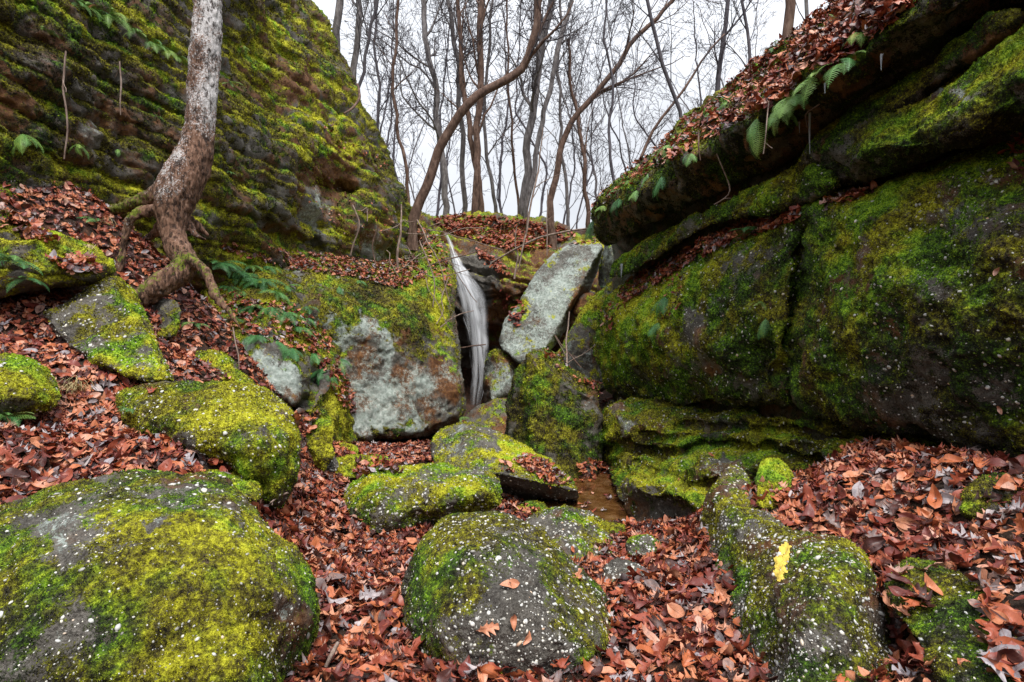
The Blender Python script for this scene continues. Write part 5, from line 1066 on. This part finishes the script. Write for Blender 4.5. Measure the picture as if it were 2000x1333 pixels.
V = np.empty(len(me.vertices)*3, np.float32); me.vertices.foreach_get('co', V); V = V.reshape(-1, 3).astype(float)+np.array(NT['_o'])
nl = np.empty(len(me.vertices)*3, np.float32); me.vertices.foreach_get('normal', nl); nl = nl.reshape(-1, 3)
Lp = np.empty(len(me.loops), np.int32); me.loops.foreach_get('vertex_index', Lp); Lt = np.empty(len(me.polygons), np.int32); me.polygons.foreach_get('loop_total', Lt)
if (Lt == 4).all(): FF = Lp.reshape(-1, 4)
else: FF = np.array([list(p.vertices)+([p.vertices[0]]*(4-len(p.vertices))) for p in me.polygons])[:, :4]
bpy.data.objects.remove(tmp)
sq = np.array([1, 1, .45])
V = V+nl*(fbm(V*sq, 3, 3)*.022+fbm(V*sq, 14, 3, .7)*.013-np.abs(perlin(V*np.array([1, 1, .25])*24))*.014+perlin(V*sq*50)*.005)[:, None]
hz_ = V[:, 2]
x_, y_, _ = project(V)
lic = .18+.34*sstep(440, 240, y_)+.12*sstep(380, 420, x_)*sstep(330, 250, y_)+fbm(V, 4, 3)*.22-.35*sstep(200, 300, y_)*sstep(430, 340, y_)*sstep(335, 400, x_)
mos = .0+.55*sstep(320, 240, x_)*sstep(340, 390, y_)*sstep(440, 410, y_)+.35*sstep(455, 520, y_)*(nl[:, 2] > .1)+fbm(V, 5, 3)*.25+.16*sstep(300, 400, y_)
o = mk('trunk', V, FF, M_NEAR, NT, dict(lichen=lic, moss=mos))
splat(V, nl.astype(float), 998)
tb2 = [Tubes(), Tubes()]
top = trunkQ[0, :3]
for k in range(6):
    limb(tb2, trunkQ[k, :3], np.array([rr.gauss(0, .6), rr.gauss(0, .5), .9]), rr.uniform(2, 3.2), .07, 2, .7, .008)
tb2[1].mk('crown', M_BARK, NT)

# ------------------------------------------------------------------ WATERFALL
path = np.array([(870, 455, 15.6, 3), (878, 472, 15.6, 5), (885, 495, 15.5, 6), (892, 522, 15.4, 9), (904, 555, 15.3, 16), (917, 590, 15.3, 20), (926, 635, 15.3, 19), (933, 680, 15.3, 18), (936, 720, 15.3, 17), (933, 755, 15.3, 15), (928, 800, 15.3, 13)], float)
WF = thing('waterfall', U(926, 785, 15.4), 'thin white waterfall sliding down the dark ledge into the cleft', 'waterfall')
tt = np.linspace(0, 1, 90); pt = np.linspace(0, 1, len(path))
PC = np.stack([np.interp(tt, pt, path[:, i]) for i in range(4)], 1)
for _ in range(3): PC[1:-1] = (PC[:-2]+2*PC[1:-1]+PC[2:])/4
V = []; Fc = []; AL = []
def strand(u, w, a, t0, t1, dz, side=0.):
    i0, i1 = int(t0*89), max(int(t1*89), int(t0*89)+4); i1 = min(i1, 89); k = len(V); n = i1-i0+1
    ph = rr.uniform(0, 6)
    for j, i in enumerate(range(i0, i1+1)):
        c = PC[i]; uu = u+.08*math.sin(i*.25+ph)+.05*math.sin(i*.6+ph*2)
        x = c[0]+uu*c[3]*1.15+side*max(0, (i-25)/60.)*26; d = c[2]-dz-.05
        p = U(x, c[1], d); f = math.sin(math.pi*min(1, max(0, j/(n-1)))) ** .5 if t1-t0 < .95 else min(1, j/4+.2)*min(1, (n-j)/8+.1)
        ww = w*(.6+.4*math.sin(i*.4+ph))
        V.extend([p-np.array([ww, 0, 0]), p+np.array([0, -.02, 0]), p+np.array([ww, 0, 0])]); AL.extend([0, a*f, 0])
    for j in range(n-1):
        q = k+3*j; Fc.extend([(q, q+1, q+4, q+3), (q+1, q+2, q+5, q+4)])
nc_ = 33
for lay in range(3):
    us = np.linspace(-1.05, 1.25, nc_); ti = np.linspace(0, 89, 260); tt3 = ti/89
    c = np.stack([np.interp(ti, np.arange(90), PC[:, m_]) for m_ in range(4)], 1)
    UU, T3 = np.meshgrid(us, tt3); W3 = c[:, 3][:, None]
    fan = np.clip((T3-.18)/.25, 0, 1)*np.clip((.75-T3)/.3, 0, 1)
    nz = lambda fu, ft, o: perlin(np.c_[((UU+.05*np.sin(T3*9+lay))*fu).ravel()+o, (T3*ft).ravel(), np.full(UU.size, lay*5.+.5)]).reshape(UU.shape)
    sx = c[:, 0][:, None]+UU*W3*.9+fan*np.clip(UU-.5, 0, 1)*22+nz(2, 12, 3)*2.2
    st = .52+nz(3.4, 3, 0)*.8+nz(9, 7, 7)*.45
    edge = np.clip((1-np.abs(UU)+nz(3, 16, 4)*.5)*2.0, 0, 1); spray = fan*np.clip((UU-.35)*2, 0, 1)*np.clip((1.2-UU)*4, 0, 1)*.45*(nz(16, 22, 9)+.45)
    al = np.clip((st*1.05-.12)*edge, 0, 1)*np.where(T3 > .72, np.clip((1-T3)/.28, 0, 1)**.8, 1)*np.clip(T3*12+.35, 0, 1)+np.clip(spray, 0, 1)
    al = np.clip(al*1.05, 0, .92)*(.78 if lay else .6)
    k = len(V); Pw = U(sx, np.repeat(c[:, 1][:, None], nc_, 1), np.repeat(c[:, 2][:, None], nc_, 1)-.05-lay*.06-.07*np.cos(UU*1.4)).reshape(-1, 3)
    V.extend(list(Pw)); AL.extend(list(al.ravel())); I = np.arange(len(Pw)).reshape(UU.shape)+k
    Fc.extend(list(np.stack([I[:-1, :-1], I[:-1, 1:], I[1:, 1:], I[1:, :-1]], -1).reshape(-1, 4)))
for k in range(10):
    t0 = rr.uniform(0, .85); strand(rr.gauss(0, .40), rr.uniform(.006, .014), rr.uniform(.5, 1.), t0, min(1, t0+rr.uniform(.1, .3)), rr.uniform(.14, .22))
mk('water_streaks', np.array(V), np.array(Fc), M_FALL, WF, dict(alpha=np.array(AL)))

# ------------------------------------------------------------------ sticks, saplings, vines, icicles, grass
def stick(pts, lab, name='dead_stick', cat='stick', mat=M_STICK, onrock=None, side=0, group=None):
    a = np.array(pts, float); T = Tubes()
    P = U(a[:, 0], a[:, 1], a[:, 2]); R = a[:, 3]*a[:, 2]/F
    Q = smooth_path(np.c_[P, R], max(6, 4*len(a))); Q[:, :3] += fbm(Q[:, :3], 2, 2)[:, None]*.02
    T.add(Q[:, :3], np.maximum(Q[:, 3], .003), 6)
    for k in range(side):
        i = rr.randrange(1, len(Q)-2); d = Q[i+1, :3]-Q[i, :3]; d /= np.linalg.norm(d); s = np.cross(d, rv3()); s /= np.linalg.norm(s)
        L = rr.uniform(.25, .7)*np.linalg.norm(Q[-1, :3]-Q[0, :3])*.4; P2 = [Q[i, :3]]
        dr = d*.7+s*.7
        for j in range(4): dr = dr+rv3()*.15; P2.append(P2[-1]+dr/np.linalg.norm(dr)*L/4)
        T.add(np.array(P2), np.linspace(Q[i, 3]*.6, .003, 5), 4)
    o = T.mk(name, mat); return tag(o, lab, cat, group)
stick([(960, 514, 13.6, 1.8), (1000, 490, 13.4, 2.), (1050, 465, 13.2, 2.2), (1115, 450, 13, 2.0), (1160, 446, 12.8, 1.5)], 'long pale dead branch lying across in front of the hilltop', side=1)
stick([(784, 400, 10.2, 1.3), (783, 440, 10.0, 2.), (778, 490, 9.9, 2.4), (776, 524, 9.9, 2.6)], 'straight pale sapling stem in front of the left cliff', 'bare_sapling', 'sapling')
stick([(1015, 520, 13.2, 1.6), (1022, 480, 13.2, 1.8), (1030, 440, 13.4, 2.2), (1036, 400, 13.4, 2.), (1052, 330, 13.6, 1.6), (1060, 250, 13.6, 1.2)], 'slim sapling growing beside the pale dead branch', 'bare_sapling', 'sapling', side=5)
stick([(1068, 500, 12.9, 1.), (1068, 460, 12.9, 1.3), (1067, 425, 13, 1.1), (1070, 370, 13, .9)], 'thin upright sapling left of the top of the leaning slab', 'bare_sapling', 'sapling', side=3)
stick([(1005, 545, 13.3, 2.), (1012, 500, 13.4, 1.8), (1004, 475, 13.4, 1.4), (1010, 440, 13.4, 1.)], 'crooked twig standing right of the waterfall', 'bare_sapling', 'sapling', side=3)
for i, (pts, lab) in enumerate([
    ([(835, 520, 10.6, 1.6), (870, 508, 10.6, 1.4), (905, 500, 10.8, 1.2), (950, 485, 11, 1.)], 'thin dead twig reaching across the top of the waterfall'),
    ([(820, 470, 10.5, 1.6), (840, 520, 10.3, 1.4), (850, 560, 10.2, 1.2), (846, 600, 10.1, 1.)], 'thin vine hanging beside the bright moss left of the waterfall'),
    ([(815, 430, 11, 1.6), (835, 470, 10.6, 1.5), (862, 520, 10.6, 1.3), (880, 600, 10.6, 1.)], 'dark vine arching down left of the waterfall'),
    ([(900, 680, 11.8, 1.2), (925, 676, 11.8, 1.4), (950, 672, 11.9, 1.1)], 'short twig sticking out in front of the falling water'),
    ([(860, 640, 10.6, 1.3), (885, 620, 10.7, 1.1), (905, 612, 10.8, .9), (925, 608, 10.9, .8)], 'fine twig crossing the middle of the waterfall'),
    ([(690, 400, 9.6, 1.4), (705, 440, 9.5, 1.4), (690, 480, 9.5, 1.6), (684, 500, 9.5, 1.8)], 'bare twig rising from the leafy ledge'),
    ([(740, 440, 9.8, 1.1), (725, 480, 9.8, 1.3), (735, 520, 9.8, 1.5)], 'small bare twig beside the straight pale sapling'),
    ([(1108, 720, 8.9, 1.8), (1106, 670, 9.6, 1.6), (1110, 630, 10.6, 1.4), (1112, 610, 11, 1.2)], 'dead twig standing on the pointed mossy rock'),
    ([(1096, 730, 8.6, 1.5), (1102, 790, 8.4, 1.5), (1118, 830, 8.2, 1.2)], 'thin root trailing down the face of the pointed mossy rock'),
    ([(1085, 655, 10, 1.), (1110, 690, 9.4, 1.2), (1135, 720, 9, 1.)], 'thin twig behind the crest of the pointed rock'),
    ([(130, 100, 4.9, 1.6), (128, 170, 4.9, 1.8), (134, 240, 4.9, 1.7), (128, 310, 4.9, 1.2)], 'thin vine hanging down the left cliff'),
    ([(235, 120, 5.3, 1.3), (240, 170, 5.3, 1.5), (236, 225, 5.3, 1.)], 'short vine hanging on the cliff left of the trunk'),
    ([(698, 165, 13., 2.4), (704, 190, 12.6, 2.6), (690, 212, 12.3, 2.4), (672, 222, 12.1, 1.6)], 'pale root creeping down from the left cliff rim'),
    ([(1620, 86, 4.6, 5.), (1660, 66, 4.5, 5.5), (1705, 52, 4.4, 4.5), (1740, 40, 4.4, 3.)], 'grey fallen branch lying in the leaves at the top right'),
    ([(1500, 200, 4.5, 1.2), (1497, 250, 4.4, 1.2), (1492, 300, 4.4, 1.)], 'thin rootlet hanging below the rim next to the long straight fern'),
    ([(1365, 255, 5.6, 1.6), (1366, 290, 5.5, 1.4), (1370, 312, 5.5, 1.)], 'dead stem dangling under the dark rim fern'),
    ([(1395, 400, 5.6, 1.2), (1430, 380, 5.5, 1.4), (1400, 300, 5.4, 1.2)], 'curved rootlet on the dark overhang'),
    ([(455, 640, 5.3, 1.4), (470, 690, 5.2, 1.3), (470, 720, 5.2, 1.)], 'thin rootlet hanging under the right root tip'),
    ([(96, 545, 4.5, 1.8), (70, 520, 4.6, 1.6), (48, 500, 4.7, 1.2)], 'dark bent stem by the ferns at the left edge'),
    ([(634, 1305, 1.9, 4.), (645, 1280, 1.9, 4.5), (655, 1262, 1.95, 4.)], 'short stick in the leaves beside the huge left boulder'),
    ([(560, 965, 3.4, 2.), (545, 970, 3.4, 2.), (525, 985, 3.3, 1.5)], 'tiny stick at the foot of the moss-topped boulder'),
    ([(1600, 205, 4.2, 1.6), (1570, 225, 4.25, 1.4), (1575, 250, 4.3, 1.2)], 'dark rootlet looping from the leaves near the biggest bright fern')]):
    stick(pts, lab, 'twig', 'twig', M_STICK if i % 3 else M_BARKW, side=2 if i < 10 else 1)
# more fine vines over the left rock edge
for k in range(16):
    x = rr.uniform(690, 880); y = rr.uniform(430, 560); d = float(zhit(x, y)[0][0]); d = min(d, 14)-.15
    pts = [(x, y, d, .9)]; dx, dy = rr.gauss(0, 18), rr.uniform(-5, 28)
    for j in range(4): x += dx+rr.gauss(0, 8); y += dy+rr.gauss(0, 10); dd_ = float(zhit(x, y)[0][0]); d = min(d+.1, max(dd_-.1, d-.5)); pts.append((x, y, d, .85))
    stick(pts, 'fine bare vine tangled over the rock left of the waterfall', 'vine', 'vine', M_STICK, side=2, group='fine vines left of the waterfall')
for x, y0, y1, w, lab in [(1581, 228, 302, 2.0, 'longest icicle hanging beside the large bright fern'), (1560, 246, 262, 1.3, 'tiny icicle left of the longest icicle'), (1722, 112, 136, 1.8, 'short icicle high under the upper right overhang'), (1612, 168, 182, 1.2, 'small icicle under the leafy rim'), (1214, 522, 542, 1.6, 'small icicle at the left end of the narrow bed')]:
    d = min(float(zhit(x, y0)[0][0]), float(zhit(x, y0-8)[0][0]))-.05
    stick([(x, y0-6, d, w*1.5), (x, y0+(y1-y0)*.4, d, w), (x, y1, d, .25)], lab, 'icicle', 'icicle', M_ICE)
def grass(x, y, n, L, lab, hangd=0., mat=M_GRASS):
    d, nn, _ = zhit(x, y); b = U(x, y, float(d[0])-.01); V = []; Fc = []
    for k in range(n):
        dr = np.array([rr.gauss(0, .45), rr.gauss(-.2, .35), 1.-hangd]); w = .0035; p = b+np.array([rr.gauss(0, .03), rr.gauss(0, .03), 0]); k0 = len(V); m = 5; l = L*rr.uniform(.5, 1.1)
        for j in range(m+1):
            ww = w*(1-j/m)+.0006; V.extend([p-np.array([ww, 0, 0]), p+np.array([ww, 0, 0])]); dr = dr+np.array([0, 0, -.28]); p = p+dr/np.linalg.norm(dr)*l/m
        for j in range(m): Fc.append((k0+2*j, k0+2*j+1, k0+2*j+3, k0+2*j+2))
    tag(mk('grass_tuft', np.array(V), np.array(Fc), mat), lab, 'grass tuft')
grass(150, 768, 70, .22, 'dry grass tuft in the leaves right of the yellow-green boulder')
grass(168, 478, 50, .30, 'straw-coloured grass hanging over the broad mossy rock', 1.2)
grass(208, 425, 30, .22, 'dry grass at the end of the mossy root', 1.0)

# ------------------------------------------------------------------ CAMERA / LIGHT
cam = bpy.data.cameras.new('camera'); co = bpy.data.objects.new('camera', cam); col.objects.link(co)
cam.sensor_width = 36; cam.lens = F/2000*36; cam.clip_end = 2000; cam.clip_start = .05
co.location = (0, 0, CAMZ); co.rotation_euler = (math.radians(90), 0, 0)
cam.dof.use_dof = True; cam.dof.focus_distance = 4.2; cam.dof.aperture_fstop = 11.
sc.camera = co

EL, AZ = math.radians(62), math.radians(165)   # azimuth measured clockwise from +Y
w = bpy.data.worlds.new('World'); sc.world = w; w.use_nodes = True; nt = w.node_tree; nt.nodes.clear(); s = N(nt)
sky = s.n('ShaderNodeTexSky'); sky.sky_type = 'NISHITA'; sky.sun_disc = False; sky.sun_elevation = EL; sky.sun_rotation = AZ
tc = s.n('ShaderNodeTexCoord'); g = tc.outputs['Generated']
sep = s.n('ShaderNodeSeparateXYZ'); s.l(g, sep.inputs[0])
mp = s.n('ShaderNodeMapping'); mp.inputs['Scale'].default_value = (1, 1, 2.2); s.l(g, mp.inputs[0])
cn = s.noise(mp.outputs[0], 3.4, 6, .55)
up_ = s.sm(.1, 1., sep.outputs[2])
cl = s.math('MULTIPLY', s.math('ADD', 5.2, s.math('MULTIPLY', up_, 7.2)), s.math('ADD', .58, s.math('MULTIPLY', cn, .80)))
cc = s.n('ShaderNodeCombineColor'); s.l(s.math('MULTIPLY', cl, .97), cc.inputs[0]); s.l(s.math('MULTIPLY', cl, 1.0), cc.inputs[1]); s.l(s.math('MULTIPLY', cl, 1.06), cc.inputs[2])
mixc = s.mix(.93, sky.outputs[0], cc.outputs[0])
bg = s.n('ShaderNodeBackground'); bg.inputs['Strength'].default_value = .1; s.l(mixc, bg.inputs[0])
ow = s.n('ShaderNodeOutputWorld'); s.l(bg.outputs[0], ow.inputs[0])
sl = bpy.data.lights.new('sun', 'SUN'); sl.energy = 2.7; sl.angle = math.radians(18); sl.color = (1, .965, .91)
so = bpy.data.objects.new('sun', sl); col.objects.link(so)
dv = Vector((math.sin(AZ)*math.cos(EL), math.cos(AZ)*math.cos(EL), math.sin(EL)))
so.rotation_euler = dv.to_track_quat('Z', 'Y').to_euler()
sc.view_settings.view_transform = 'Standard'; sc.view_settings.look = 'None'; sc.view_settings.exposure = .68; sc.view_settings.gamma = 1
sc.cycles.max_bounces = 5; sc.cycles.diffuse_bounces = 3; sc.cycles.transparent_max_bounces = 24; sc.cycles.use_denoising = True
for o in bpy.data.objects:
    if '_o' in o: del o['_o']
